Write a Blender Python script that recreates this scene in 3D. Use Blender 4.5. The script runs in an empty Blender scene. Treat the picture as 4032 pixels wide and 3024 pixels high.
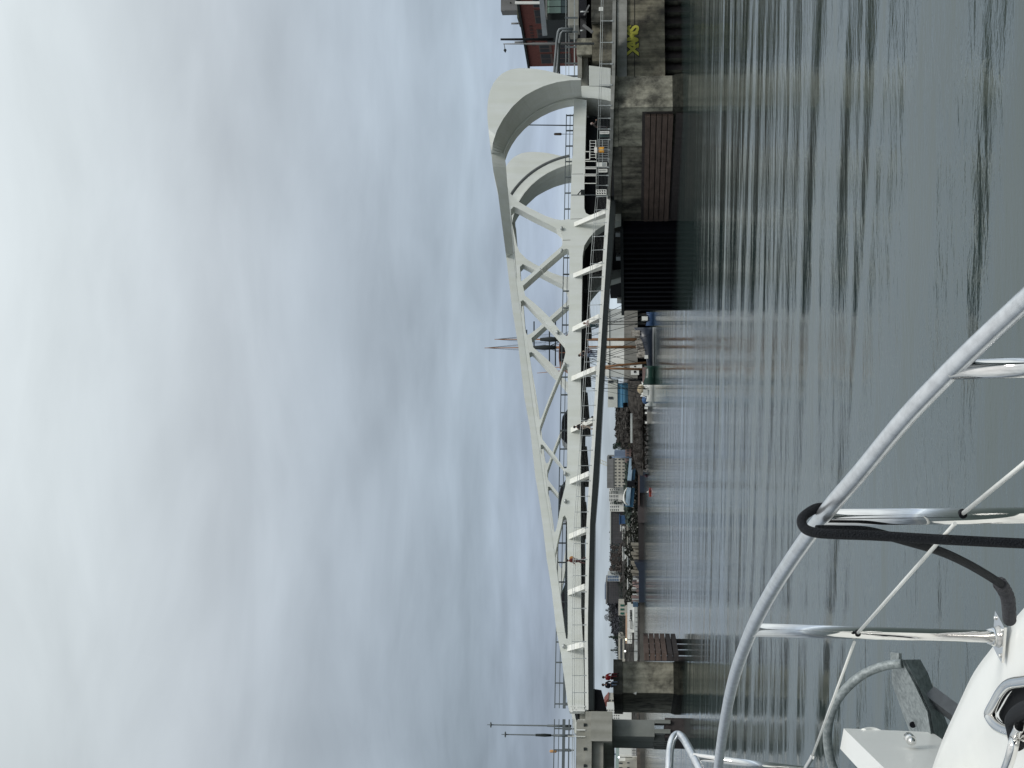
import bpy, bmesh, math, random
from mathutils import Vector, Matrix
from mathutils.geometry import tessellate_polygon
random.seed(7)
R_ = math.radians
scene = bpy.context.scene
COL = scene.collection

# ------------------------------------------------------------------ camera
CAMH = 4.1            # eye height above the water
FPX = 5700.0          # focal length in pixels of the 4032 px wide picture
PITCH = math.atan((2490.0 - 2016.0) / FPX)
FW = Vector((0, math.cos(PITCH), math.sin(PITCH)))
UP = Vector((0, -math.sin(PITCH), math.cos(PITCH)))
RT = Vector((1, 0, 0))
CAM = Vector((0, 0, CAMH))
cd = bpy.data.cameras.new('camera')
cd.sensor_fit = 'HORIZONTAL'
cd.sensor_width = 36.0
cd.lens = FPX / 4032.0 * 36.0
cd.clip_start = 0.05
cd.clip_end = 6000.0
cam = bpy.data.objects.new('camera', cd)
COL.objects.link(cam)
# the phone was held sideways: world up points to the left edge of the picture
m3 = Matrix((-UP, RT, -FW)).transposed()
cam.matrix_world = Matrix.Translation(CAM) @ m3.to_4x4()
scene.camera = cam

# ------------------------------------------------------------------ sky and sun
SUN_EL, SUN_AZ = 48.0, 140.0      # degrees; azimuth clockwise from +Y
world = bpy.data.worlds.new('World')
scene.world = world
world.use_nodes = True
wn, wl = world.node_tree.nodes, world.node_tree.links
wn.clear()
def W(t, **k):
    n = wn.new(t)
    for a, b in k.items(): setattr(n, a, b)
    return n
wout = W('ShaderNodeOutputWorld'); wbg = W('ShaderNodeBackground')
wbg.inputs['Strength'].default_value = 0.1
wl.new(wbg.outputs[0], wout.inputs[0])
wsky = W('ShaderNodeTexSky', sky_type='NISHITA')
wsky.sun_disc = False
wsky.sun_elevation = R_(SUN_EL); wsky.sun_rotation = R_(SUN_AZ)
wtc = W('ShaderNodeTexCoord'); wsep = W('ShaderNodeSeparateXYZ')
wl.new(wtc.outputs['Generated'], wsep.inputs[0])
def wmath(op, a, b=None, clamp=False):
    n = W('ShaderNodeMath', operation=op); n.use_clamp = clamp
    for i, v in enumerate((a, b)):
        if v is None: continue
        if isinstance(v, (int, float)): n.inputs[i].default_value = v
        else: wl.new(v, n.inputs[i])
    return n.outputs[0]
zc = wmath('ADD', wmath('MAXIMUM', wsep.outputs['Z'], 0.0), 0.16)
px = wmath('DIVIDE', wsep.outputs['X'], zc); py = wmath('DIVIDE', wsep.outputs['Y'], zc)
wcmb = W('ShaderNodeCombineXYZ')
wl.new(px, wcmb.inputs[0]); wl.new(py, wcmb.inputs[1])
def wnoise(scale, det, rough, off=(0, 0, 0), st=(1, 1, 1), dist=0.0):
    mp = W('ShaderNodeMapping'); mp.inputs['Location'].default_value = off; mp.inputs['Scale'].default_value = st
    wl.new(wcmb.outputs[0], mp.inputs[0])
    n = W('ShaderNodeTexNoise'); n.inputs['Scale'].default_value = scale
    n.inputs['Detail'].default_value = det; n.inputs['Roughness'].default_value = rough
    n.inputs['Distortion'].default_value = dist
    wl.new(mp.outputs[0], n.inputs['Vector'])
    return n.outputs['Fac']
n1 = wnoise(1.1, 4, 0.45, (1.2, 7.3, 0), (1, 0.8, 1), 0.5)
n2 = wnoise(3.2, 6, 0.55, (4.1, 1.3, 0), (0.7, 1, 1), 0.3)
ramp = W('ShaderNodeValToRGB')
els = [(0.0, (.53, .61, .67)), (0.03, (.46, .54, .62)), (0.055, (.35, .42, .53)), (0.11, (.355, .425, .50)), (0.20, (.465, .53, .595)),
       (0.28, (.57, .625, .67)), (0.38, (.72, .785, .81)), (1.0, (1.0, 1.02, 1.02))]
cr = ramp.color_ramp
cr.elements[0].position = 0; cr.elements[0].color = els[0][1] + (1,)
cr.elements[1].position = 1; cr.elements[1].color = els[-1][1] + (1,)
for p, c in els[1:-1]:
    e = cr.elements.new(p); e.color = c + (1,)
wl.new(wmath('MAXIMUM', wsep.outputs['Z'], 0.0), ramp.inputs[0])
# billowing variation: brighter and darker banks of the overcast
low = wmath('SUBTRACT', 1.0, wmath('DIVIDE', wmath('MAXIMUM', wsep.outputs['Z'], 0.0), 0.22), True)
v = wmath('ADD', wmath('MULTIPLY', wmath('SUBTRACT', n1, 0.5), 0.85), wmath('MULTIPLY', wmath('MULTIPLY', wmath('SUBTRACT', n2, 0.5), 0.4), wmath('ADD', 1.0, wmath('MULTIPLY', low, 1.3))))
v = wmath('ADD', v, wmath('MULTIPLY', wsep.outputs['X'], wmath('ADD', 0.35, wmath('MULTIPLY', low, 0.75))))
v = wmath('MAXIMUM', wmath('ADD', v, 1.0), 0.3)
wmul = W('ShaderNodeVectorMath', operation='SCALE')
wl.new(ramp.outputs[0], wmul.inputs[0]); wl.new(wmath('MULTIPLY', v, 10.0), wmul.inputs['Scale'])
wmix = W('ShaderNodeMix', data_type='RGBA'); wmix.inputs[0].default_value = 0.06
wl.new(wmul.outputs[0], wmix.inputs[6]); wl.new(wsky.outputs[0], wmix.inputs[7])
wl.new(wmix.outputs[2], wbg.inputs[0])

sd = bpy.data.lights.new('sun', 'SUN'); sd.energy = 1.5; sd.angle = R_(14); sd.color = (1.0, .98, .94)
sun = bpy.data.objects.new('sun', sd); COL.objects.link(sun)
sdir = Vector((math.sin(R_(SUN_AZ)) * math.cos(R_(SUN_EL)), math.cos(R_(SUN_AZ)) * math.cos(R_(SUN_EL)), math.sin(R_(SUN_EL))))
sun.rotation_euler = sdir.to_track_quat('Z', 'Y').to_euler()
sun.location = (30, -30, 60)
scene.view_settings.view_transform = 'Standard'
scene.view_settings.look = 'None'
scene.view_settings.exposure = 0.0
scene.view_settings.gamma = 1.0
scene.render.engine = 'CYCLES'

# ------------------------------------------------------------------ measuring helpers
def ray(x, y):
    u, v = 3024.0 - y, x
    return FW + RT * ((u - 1512.0) / FPX) + UP * ((2016.0 - v) / FPX)
def P(x, y, D):
    d = ray(x, y); return CAM + d * (D / d.y)
def onz(x, y, z):
    d = ray(x, y); return CAM + d * ((z - CAM.z) / d.z)
ANG = R_(21.84)
T = Vector((math.cos(ANG), math.sin(ANG), 0))       # along the bridge, to the right
N = Vector((-math.sin(ANG), math.cos(ANG), 0))      # across the bridge, away from us
O = P(2240, 2774, 118.0); O.z = 0
def BW(s, w, z): return O + T * s + N * w + Vector((0, 0, z))
def Bsz(x, y, w=0.0):
    d = ray(x, y); k = (w - (CAM - O).dot(N)) / d.dot(N)
    p = CAM + d * k
    return ((p - O).dot(T), p.z)
def Bp(x, y, w=0.0):
    s, z = Bsz(x, y, w); return BW(s, w, z)
def proj(p):
    d = p - CAM; f = d.dot(FW)
    u = 1512 + d.dot(RT) / f * FPX; vv = 2016 - d.dot(UP) / f * FPX
    return vv, 3024 - u
def K(k, zx, zy): return (1900 + .40687 * zx, (0, 600, 1200, 1800, 2349)[k] + .40687 * zy)

# ------------------------------------------------------------------ materials
MATS = {}
def mat(name, col, rough=.7, metal=0.0, var=.12, scale=1.0, streak=0.0, bump=0.0, col2=None, spec=.5, thr=None, sx=1.0, emit=None, coat=0.0):
    if name in MATS: return MATS[name]
    m = bpy.data.materials.new(name); m.use_nodes = True
    n, l = m.node_tree.nodes, m.node_tree.links
    b = n['Principled BSDF']
    b.inputs['Roughness'].default_value = rough
    b.inputs['Metallic'].default_value = metal
    b.inputs['Specular IOR Level'].default_value = spec
    if coat: b.inputs['Coat Weight'].default_value = coat
    if emit:
        b.inputs['Emission Color'].default_value = emit[0] + (1,); b.inputs['Emission Strength'].default_value = emit[1]
    c1 = tuple(max(0, c * (1 - var)) for c in col); c2 = col2 or tuple(min(1, c * (1 + var)) for c in col)
    g = n.new('ShaderNodeNewGeometry')
    mp = n.new('ShaderNodeMapping'); l.new(g.outputs['Position'], mp.inputs[0])
    mp.inputs['Scale'].default_value = (sx, sx, 1)
    t = n.new('ShaderNodeTexNoise'); t.inputs['Scale'].default_value = scale; t.inputs['Detail'].default_value = 9
    t.inputs['Roughness'].default_value = .68
    l.new(mp.outputs[0], t.inputs['Vector'])
    rp = n.new('ShaderNodeValToRGB')
    lo, hi = thr or (.32, .68)
    rp.color_ramp.elements[0].position = lo; rp.color_ramp.elements[1].position = hi
    rp.color_ramp.elements[0].color = c1 + (1,); rp.color_ramp.elements[1].color = tuple(c2) + (1,)
    l.new(t.outputs['Fac'], rp.inputs[0])
    out = rp.outputs[0]
    if streak:
        mp2 = n.new('ShaderNodeMapping'); mp2.inputs['Scale'].default_value = (1.1, 1.1, .1)
        l.new(g.outputs['Position'], mp2.inputs[0])
        t2 = n.new('ShaderNodeTexNoise'); t2.inputs['Scale'].default_value = 1.6; t2.inputs['Detail'].default_value = 6
        l.new(mp2.outputs[0], t2.inputs['Vector'])
        r2 = n.new('ShaderNodeValToRGB'); r2.color_ramp.elements[0].position = .36; r2.color_ramp.elements[1].position = .66
        f = 1 - streak
        r2.color_ramp.elements[0].color = (f, f, f * .96, 1); r2.color_ramp.elements[1].color = (1, 1, 1, 1)
        l.new(t2.outputs['Fac'], r2.inputs[0])
        mx = n.new('ShaderNodeMix'); mx.data_type = 'RGBA'; mx.blend_type = 'MULTIPLY'; mx.inputs[0].default_value = 1
        l.new(out, mx.inputs[6]); l.new(r2.outputs[0], mx.inputs[7]); out = mx.outputs[2]
    l.new(out, b.inputs['Base Color'])
    if bump:
        bp = n.new('ShaderNodeBump'); bp.inputs['Strength'].default_value = bump; bp.inputs['Distance'].default_value = .05
        t3 = n.new('ShaderNodeTexNoise'); t3.inputs['Scale'].default_value = scale * 4; t3.inputs['Detail'].default_value = 6
        l.new(mp.outputs[0], t3.inputs['Vector']); l.new(t3.outputs['Fac'], bp.inputs['Height'])
        l.new(bp.outputs[0], b.inputs['Normal'])
    MATS[name] = m
    return m
WHITE = mat('bridge_white_paint', (.67, .69, .655), .45, var=.04, scale=.35, streak=.07)
WHITE2 = mat('walkway_white_paint', (.78, .78, .74), .4, var=.04, scale=2, streak=.06)
DSTEEL = mat('dark_painted_steel', (.016, .021, .021), .7, var=.2, scale=2, spec=.25)
RAILM = mat('charcoal_rail_paint', (.085, .1, .105), .45, var=.15, scale=3)
GALV = mat('galvanised_steel', (.42, .44, .43), .45, .5, var=.15, scale=6)
WIRE = mat('grey_wire', (.2, .21, .21), .5, .3)
DECKC = mat('deck_concrete', (.3, .3, .28), .85, var=.2, scale=1.2, streak=.25)
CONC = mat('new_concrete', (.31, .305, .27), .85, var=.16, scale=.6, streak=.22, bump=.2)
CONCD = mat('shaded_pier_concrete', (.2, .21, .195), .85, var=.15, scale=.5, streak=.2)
OLDC = mat('old_stained_concrete', (.14, .135, .11), .95, var=.45, scale=.7, streak=.4, bump=1.0, col2=(.40, .385, .31), thr=(.36, .6))
OLDD = mat('dark_old_concrete', (.085, .085, .07), .95, var=.45, scale=.8, streak=.5, bump=.8, col2=(.16, .155, .13))  # darker old concrete for cap, coping and stepped wall
WEED = mat('weedy_tide_band', (.012, .014, .011), .85, var=.5, scale=2.5, bump=1.0, col2=(.05, .05, .038), spec=.2)
TIMB = mat('brown_fender_timber', (.10, .068, .055), .85, var=.35, scale=2.5, bump=.4, sx=.3)
TIMBD = mat('dark_wet_timber', (.035, .028, .027), .8, var=.4, scale=3, bump=.4)
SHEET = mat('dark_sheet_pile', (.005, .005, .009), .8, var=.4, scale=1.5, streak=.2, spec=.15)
BLACKM = mat('black_parts_and_shade', (.006, .007, .009), .8, spec=.2)  # plain black for black parts and for shade painted in gaps and voids
BRICK = mat('red_brick', (.15, .045, .035), .9, var=.25, scale=3, bump=.3)
GLASSD = mat('dark_window_glass', (.018, .018, .022), .5, var=.3, scale=.8, spec=.25)
GLASSG = mat('green_tinted_glass', (.22, .33, .27), .2, var=.12, scale=.4, spec=.8)
STEEL = mat('polished_stainless', (.78, .77, .75), .07, 1.0, var=.05, scale=30)
STEELW = mat('salt_dulled_stainless', (.62, .64, .66), .3, .85, var=.12, scale=45, thr=(.35, .6))
GEL = mat('white_gelcoat', (.84, .84, .80), .38, var=.02, scale=8, coat=.2)
ZINC = mat('mottled_galvanised_anchor', (.22, .25, .25), .5, .35, var=.18, scale=60, bump=.15, col2=(.42, .455, .455), thr=(.4, .72))
ROPE = mat('black_braided_rope', (.006, .008, .012), .85, var=.4, scale=90, bump=.6)
CANVAS = mat('grey_chafe_sleeve', (.09, .09, .1), .9, var=.3, scale=60, bump=.8)
WIREW = mat('white_coated_wire', (.78, .78, .74), .4, var=.04, scale=40)
NAVY = mat('navy_hull_paint', (.012, .018, .032), .35, var=.2, scale=.6)
SPAR = mat('varnished_spar', (.26, .13, .06), .5, var=.2, scale=1.5)
CREAM = mat('cream_wall', (.5, .48, .42), .85, var=.1, scale=.3, streak=.15)
LGREY = mat('pale_grey_cladding', (.52, .54, .53), .7, var=.07, scale=.3, streak=.08)
PWHITE = mat('white_wall_paint', (.74, .74, .71), .7, var=.05, scale=.4, streak=.07)
SKYB = mat('light_blue_cladding', (.13, .33, .5), .6, var=.1, scale=.3, streak=.1)
TARPB = mat('blue_tarp', (.022, .07, .165), .6, var=.3, scale=1)
SLATE = mat('slate_blue_wall', (.13, .18, .26), .7, var=.12, scale=.5)
BROWNB = mat('brown_block_wall', (.085, .08, .085), .9, var=.2, scale=.4, streak=.2)
GREYB = mat('grey_block_wall', (.2, .2, .2), .9, var=.15, scale=.4, streak=.2)
PINKB = mat('dusty_red_wall', (.2, .14, .13), .9, var=.2, scale=.6)
WINM = mat('dark_window', (.045, .05, .055), .3, var=.2, scale=1)  # even dark tone for window panes
SKIN = mat('skin', (.45, .26, .19), .6, var=.06, scale=12)
HAIRM = mat('dark_hair', (.015, .012, .01), .7)

# ------------------------------------------------------------------ mesh builder
class MB:
    def __init__(s): s.v = []; s.f = []; s.sm = []
    def add(s, vs, fs, smooth=False):
        b = len(s.v); s.v += [Vector(p) for p in vs]
        for f in fs: s.f.append([i + b for i in f]); s.sm.append(smooth)
    def hexa(s, p):   # 8 corners: bottom 4 ccw, top 4
        s.add(p, [(0, 3, 2, 1), (4, 5, 6, 7), (0, 1, 5, 4), (1, 2, 6, 5), (2, 3, 7, 6), (3, 0, 4, 7)])
    def box(s, x0, x1, y0, y1, z0, z1):
        s.hexa([(x0, y0, z0), (x1, y0, z0), (x1, y1, z0), (x0, y1, z0), (x0, y0, z1), (x1, y0, z1), (x1, y1, z1), (x0, y1, z1)])
    def fbox(s, s0, s1, w0, w1, z0, z1, fr=None):
        fr = fr or BW
        s.hexa([fr(a, b, c) for c in (z0, z1) for a, b in ((s0, w0), (s1, w0), (s1, w1), (s0, w1))])
    def tube(s, pts, r, n=8, cap=True, smooth=True, r2=None):
        pts = [Vector(p) for p in pts]; k = len(pts); rings = []
        rr = [r + ((r2 if r2 is not None else r) - r) * i / max(1, k - 1) for i in range(k)] if not isinstance(r, (list, tuple)) else r
        prev = None
        for i in range(k):
            d = (pts[min(i + 1, k - 1)] - pts[max(i - 1, 0)])
            if d.length < 1e-9: d = Vector((0, 0, 1))
            d.normalize()
            if prev is None:
                a = Vector((0, 0, 1)) if abs(d.z) < .9 else Vector((1, 0, 0))
                e1 = d.cross(a).normalized()
            else:
                e1 = (prev - d * prev.dot(d)).normalized()
            prev = e1; e2 = d.cross(e1)
            rings.append([pts[i] + (e1 * math.cos(2 * math.pi * j / n) + e2 * math.sin(2 * math.pi * j / n)) * rr[i] for j in range(n)])
        vs = [p for r_ in rings for p in r_]
        fs = [(i * n + j, i * n + (j + 1) % n, (i + 1) * n + (j + 1) % n, (i + 1) * n + j) for i in range(k - 1) for j in range(n)]
        s.add(vs, fs, smooth)
        if cap:
            s.add(rings[0], [tuple(range(n - 1, -1, -1))]); s.add(rings[-1], [tuple(range(n))])
    def bar(s, a, b, wd, ht=None, up=(0, 0, 1)):
        a, b = Vector(a), Vector(b); ht = ht or wd
        d = (b - a).normalized(); u = Vector(up)
        if abs(d.dot(u)) > .95: u = Vector((0, 1, 0))
        e1 = d.cross(u).normalized() * wd / 2; e2 = e1.cross(d).normalized() * ht / 2
        s.hexa([a - e1 - e2, a + e1 - e2, b + e1 - e2, b - e1 - e2, a - e1 + e2, a + e1 + e2, b + e1 + e2, b - e1 + e2])
    def prism(s, loop, off, holes=()):   # polygon (3-D points) swept by a vector
        off = Vector(off); loops = [[Vector(p) for p in loop]] + [[Vector(p) for p in h] for h in holes]
        flat = [p for l_ in loops for p in l_]
        tri = tessellate_polygon(loops)
        s.add(flat, [tuple(t) for t in tri]); s.add([p + off for p in flat], [tuple(reversed(t)) for t in tri])
        for l_ in loops:
            k = len(l_)
            s.add(l_ + [p + off for p in l_], [(i, (i + 1) % k, (i + 1) % k + k, i + k) for i in range(k)])
    def loft(s, rows, closed=False, smooth=True):
        n = len(rows[0]); vs = [p for r_ in rows for p in r_]; fs = []
        m_ = n if closed else n - 1
        for i in range(len(rows) - 1):
            for j in range(m_): fs.append((i * n + j, i * n + (j + 1) % n, (i + 1) * n + (j + 1) % n, (i + 1) * n + j))
        s.add(vs, fs, smooth)
    def ball(s, c, r, n=8, m_=6, sc=(1, 1, 1), rot=None):
        c = Vector(c); rows = []
        for i in range(m_ + 1):
            th = math.pi * i / m_; row = []
            for j in range(n):
                ph = 2 * math.pi * j / n
                q = Vector((math.sin(th) * math.cos(ph) * sc[0], math.sin(th) * math.sin(ph) * sc[1], math.cos(th) * sc[2])) * r
                if rot: q = rot @ q
                row.append(c + q)
            rows.append(row)
        s.loft(rows, True)
    def build(s, name, m, parent=None, origin=None, fix=True):
        if parent is not None: o0 = parent_origin(parent)
        elif origin is not None: o0 = Vector(origin)
        else:
            xs = [p.x for p in s.v]; ys = [p.y for p in s.v]; zs = [p.z for p in s.v]
            o0 = Vector(((min(xs) + max(xs)) / 2, (min(ys) + max(ys)) / 2, min(zs)))
        me = bpy.data.meshes.new(name)
        me.from_pydata([tuple(p - o0) for p in s.v], [], s.f)
        me.polygons.foreach_set('use_smooth', s.sm)
        if fix:
            bm = bmesh.new(); bm.from_mesh(me)
            bmesh.ops.remove_doubles(bm, verts=bm.verts, dist=1e-5)
            bmesh.ops.recalc_face_normals(bm, faces=bm.faces)
            bm.to_mesh(me); bm.free()
        me.materials.append(m); me.update()
        o = bpy.data.objects.new(name, me); COL.objects.link(o)
        if parent is not None: o.parent = parent; o['_org'] = list(o0)
        else: o.location = o0; o['_org'] = list(o0)
        return o
def parent_origin(p): return Vector(p['_org'])
def thing(name, label, cat, loc, group=None):
    o = bpy.data.objects.new(name, None); COL.objects.link(o); o.location = Vector(loc); o['_org'] = list(loc)
    o.empty_display_size = .2
    return tag(o, label, cat, group)
def tag(o, label, cat, group=None, kind=None):
    o['label'] = label; o['category'] = cat
    if group: o['group'] = group
    if kind: o['kind'] = kind
    return o
def struct(o): o['kind'] = 'structure'; return o
def copy_tree(o, parent=None):
    c = o.copy(); COL.objects.link(c); c.parent = parent
    for ch in list(o.children): copy_tree(ch, c)
    return c
def text_mesh(txt, size, ext=.01, offset=0.0):
    cu = bpy.data.curves.new('lettering', 'FONT'); cu.body = txt; cu.size = size; cu.extrude = ext; cu.offset = offset
    cu.align_x = 'CENTER'; cu.align_y = 'CENTER'; cu.resolution_u = 3
    ob = bpy.data.objects.new('tmp', cu); COL.objects.link(ob)
    dg = bpy.context.evaluated_depsgraph_get(); dg.update()
    me = bpy.data.meshes.new_from_object(ob.evaluated_get(dg))
    bpy.data.objects.remove(ob)
    return me
def lettering(name, txt, size, m, parent, centre, xdir, ydir, ext=.01, offset=0.0, sx=1.0):
    me = text_mesh(txt, size, ext, offset)
    xd = Vector(xdir).normalized(); yd = Vector(ydir).normalized(); zd = xd.cross(yd)
    M = Matrix((xd * sx, yd, zd)).transposed()
    o0 = parent_origin(parent)
    for v_ in me.vertices: v_.co = M @ v_.co + Vector(centre) - o0
    me.materials.clear(); me.materials.append(m)
    o = bpy.data.objects.new(name, me); COL.objects.link(o); o.parent = parent; o['_org'] = list(o0)
    return o

# ------------------------------------------------------------------ water
def make_water():
    m = bpy.data.materials.new('harbour_water'); m.use_nodes = True
    n, l = m.node_tree.nodes, m.node_tree.links
    b = n['Principled BSDF']
    b.inputs['Base Color'].default_value = (.04, .06, .057, 1)
    b.inputs['IOR'].default_value = 1.333; b.inputs['Specular IOR Level'].default_value = .6
    b.inputs['Roughness'].default_value = .06
    g = n.new('ShaderNodeNewGeometry')
    def noise(scale, st, det, rough=.5, dist=0.0, rz=0.0):
        m0 = n.new('ShaderNodeMapping'); m0.inputs['Rotation'].default_value = (0, 0, R_(rz)); l.new(g.outputs['Position'], m0.inputs[0])
        mp = n.new('ShaderNodeMapping'); mp.inputs['Scale'].default_value = st
        l.new(m0.outputs[0], mp.inputs[0])
        t = n.new('ShaderNodeTexNoise'); t.inputs['Scale'].default_value = scale; t.inputs['Detail'].default_value = det
        t.inputs['Roughness'].default_value = rough; t.inputs['Distortion'].default_value = dist
        l.new(mp.outputs[0], t.inputs['Vector']); return t.outputs['Fac']
    def mth(op, a, c):
        q = n.new('ShaderNodeMath'); q.operation = op
        for i, v_ in enumerate((a, c)):
            if isinstance(v_, (int, float)): q.inputs[i].default_value = v_
            else: l.new(v_, q.inputs[i])
        return q.outputs[0]
    swell = noise(.30, (.10, 1, 1), 1.2, .4, .25, 27)        # long low wakes
    swell2 = noise(.55, (.16, 1, 1), 1.0, .4, .25, 8)
    chop = noise(1.9, (.4, 1, 1), 2.5, .5, .2, -5)
    rip = noise(9, (.6, 1, 1), 3, .6, 0, 12)
    patch = noise(.035, (.35, 1, 1), 3, .5, .5, 3)
    pr = n.new('ShaderNodeMapRange'); pr.inputs['From Min'].default_value = .42; pr.inputs['From Max'].default_value = .6
    pr.inputs['To Min'].default_value = .5; pr.inputs['To Max'].default_value = 1.0
    l.new(patch, pr.inputs['Value'])
    sx_ = n.new('ShaderNodeSeparateXYZ'); l.new(g.outputs['Position'], sx_.inputs[0])
    yy = mth('ADD', sx_.outputs['Y'], mth('MULTIPLY', mth('SUBTRACT', patch, .5), 34))
    def mr(a, b_, c, d):
        q = n.new('ShaderNodeMapRange'); q.inputs['From Min'].default_value = a; q.inputs['From Max'].default_value = b_
        q.inputs['To Min'].default_value = c; q.inputs['To Max'].default_value = d; l.new(yy, q.inputs['Value']); return q.outputs[0]
    fade = mr(38, 100, 1.0, .22)            # wakes die out up the channel
    zone = mth('MULTIPLY', mr(96, 102, 1.25, .62), mr(150, 160, 1.0, .5))   # wind lines
    swell = mth('MULTIPLY', swell, fade); swell2 = mth('MULTIPLY', swell2, fade)
    chop = mth('MULTIPLY', chop, zone); rip = mth('MULTIPLY', rip, zone)
    h = mth('ADD', mth('ADD', mth('MULTIPLY', swell, .29), mth('MULTIPLY', swell2, .10)), mth('MULTIPLY', mth('MULTIPLY', chop, .026), pr.outputs[0]))
    h = mth('ADD', h, mth('MULTIPLY', mth('MULTIPLY', rip, .007), pr.outputs[0]))
    bp = n.new('ShaderNodeBump'); bp.inputs['Strength'].default_value = 1.0; bp.inputs['Distance'].default_value = 1.0
    l.new(h, bp.inputs['Height']); l.new(bp.outputs[0], b.inputs['Normal'])
    mb = MB(); mb.add([(-3000, -400, 0), (3000, -400, 0), (3000, 5000, 0), (-3000, 5000, 0)], [(0, 1, 2, 3)])
    o = mb.build('water', m, origin=(0, 0, 0), fix=False); struct(o)
make_water()
# ------------------------------------------------------------------ the bascule bridge
WT = 13.2       # outer face of near truss to outer face of far truss
TW = 1.2        # width of a truss
bridge = thing('bascule_bridge', 'large white steel lifting bridge with open ring arches at its right end, spanning the channel', 'bridge', BW(26, 6, 0))
def k(kk, *pts): return [K(kk, *p) for p in pts]
holes_px = [
  # opening inside the ring
  k(1, (222, 110), (240, 330), (270, 400), (340, 470), (420, 520), (600, 610), (700, 645), (760, 655), (848, 645), (855, 400), (866, 100)) +
  k(0, (875, 1500), (880, 1250), (888, 1022), (800, 1035), (720, 1055), (650, 1080), (560, 1122), (480, 1180), (400, 1250), (330, 1330), (280, 1405), (245, 1470), (228, 1540)),
  k(1, (278, 650), (282, 612), (312, 583), (350, 600), (460, 660), (600, 730), (720, 790), (765, 835), (778, 870), (768, 905), (740, 930), (660, 1000), (560, 1090), (470, 1175), (385, 1240), (345, 1255), (328, 1215), (315, 1050), (298, 850)),
  k(1, (400, 1345), (600, 1165), (790, 1000), (815, 987), (838, 998), (843, 1030), (838, 1400), (835, 1659)) +
  k(2, (833, 255), (825, 295), (808, 303), (792, 290), (740, 240), (640, 115), (560, 35)) + k(1, (480, 1440), (412, 1385)),
  k(2, (372, 45), (378, 18), (400, 8), (425, 25), (560, 170), (700, 310), (795, 420), (806, 457), (795, 500), (775, 575), (725, 700), (640, 910), (570, 1095), (555, 1112), (540, 1105), (530, 1075), (500, 830), (465, 560), (430, 330), (392, 130)),
  k(2, (562, 1225), (640, 1010), (770, 690), (790, 640), (812, 626), (828, 645), (826, 700), (822, 1200), (820, 1560), (812, 1585), (792, 1587), (775, 1560), (700, 1455), (600, 1330), (562, 1280), (556, 1250)),
  k(2, (563, 1430), (570, 1398), (590, 1397), (700, 1520)) + k(3, (700, 48), (780, 130), (800, 165), (808, 215), (800, 280), (765, 420), (735, 590), (715, 690), (704, 722), (690, 725), (678, 700), (655, 520), (622, 300), (590, 60), (575, -10)),
  k(3, (706, 955), (740, 800), (775, 650), (785, 615), (803, 603), (819, 620), (820, 700), (824, 1300), (826, 1720), (822, 1760), (808, 1755), (795, 1659), (750, 1290), (725, 1120), (708, 990)),
]
def hole_loop(pts):
    n = len(pts); up_ = [(3024 - y, -x) for x, y in pts]      # upright, y up
    A = sum(up_[i][0] * up_[(i + 1) % n][1] - up_[(i + 1) % n][0] * up_[i][1] for i in range(n))
    out = []
    for i in range(n):
        a, c = up_[i - 1], up_[(i + 1) % n]
        dx, dy = c[0] - a[0], c[1] - a[1]; L = math.hypot(dx, dy) or 1
        nu = (dy / L) * (1 if A > 0 else -1)
        w = TW * max(0, min(1, (nu + .1) / .5))
        out.append(Bsz(pts[i][0], pts[i][1], w))
    return out
HOLES = [hole_loop(h) for h in holes_px]
# ring centre from the widest point of the opening
s_r, _ = Bsz(2300, 415, TW); RI = 7.67
SC = s_r - RI; ZC = Bsz(2300, 415, TW)[1]
RC2 = RI + .12
def circ(r, a): return (SC + r * math.cos(R_(a)), ZC + r * math.sin(R_(a)))
for i, (s, z) in enumerate(HOLES[0]):     # round the ring side of the opening
    d = math.hypot(s - SC, z - ZC)
    if s > SC - 1.2 and z > ZC + .6 and d > RI * .88:
        HOLES[0][i] = (SC + (s - SC) * RI / d, ZC + (z - ZC) * RI / d)
angs = [78 - i * 74 / 22 for i in range(23)]
C2 = [circ(RC2, a) for a in angs]
top_px = k(0, (85, 1480), (88, 1520), (105, 1659)) + k(1, (150, 400), (215, 900), (235, 1060), (285, 1500)) + k(2, (350, 430), (405, 900), (460, 1200), (510, 1659)) + \
    k(3, (535, 330), (580, 640), (620, 980), (670, 1290)) + k(4, (680, 40), (715, 330), (760, 560), (800, 860), (825, 1050), (840, 1110))
bot_px = k(4, (985, 1112), (985, 900), (975, 500)) + k(3, (955, 1500), (950, 700)) + k(2, (950, 1400), (952, 600), (960, 0)) + \
    k(1, (965, 1200), (968, 1000), (985, 900), (1030, 830), (1090, 760), (1180, 700), (1340, 655), (1340, 575), (1080, 600), (1035, 605), (1000, 587), (984, 540), (986, 200)) + \
    k(0, (990, 1659), (1000, 1200), (1008, 970), (950, 958))
outer = [Bsz(x, y) for x, y in top_px] + [Bsz(x, y) for x, y in bot_px] + list(reversed(C2[:-1]))
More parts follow.
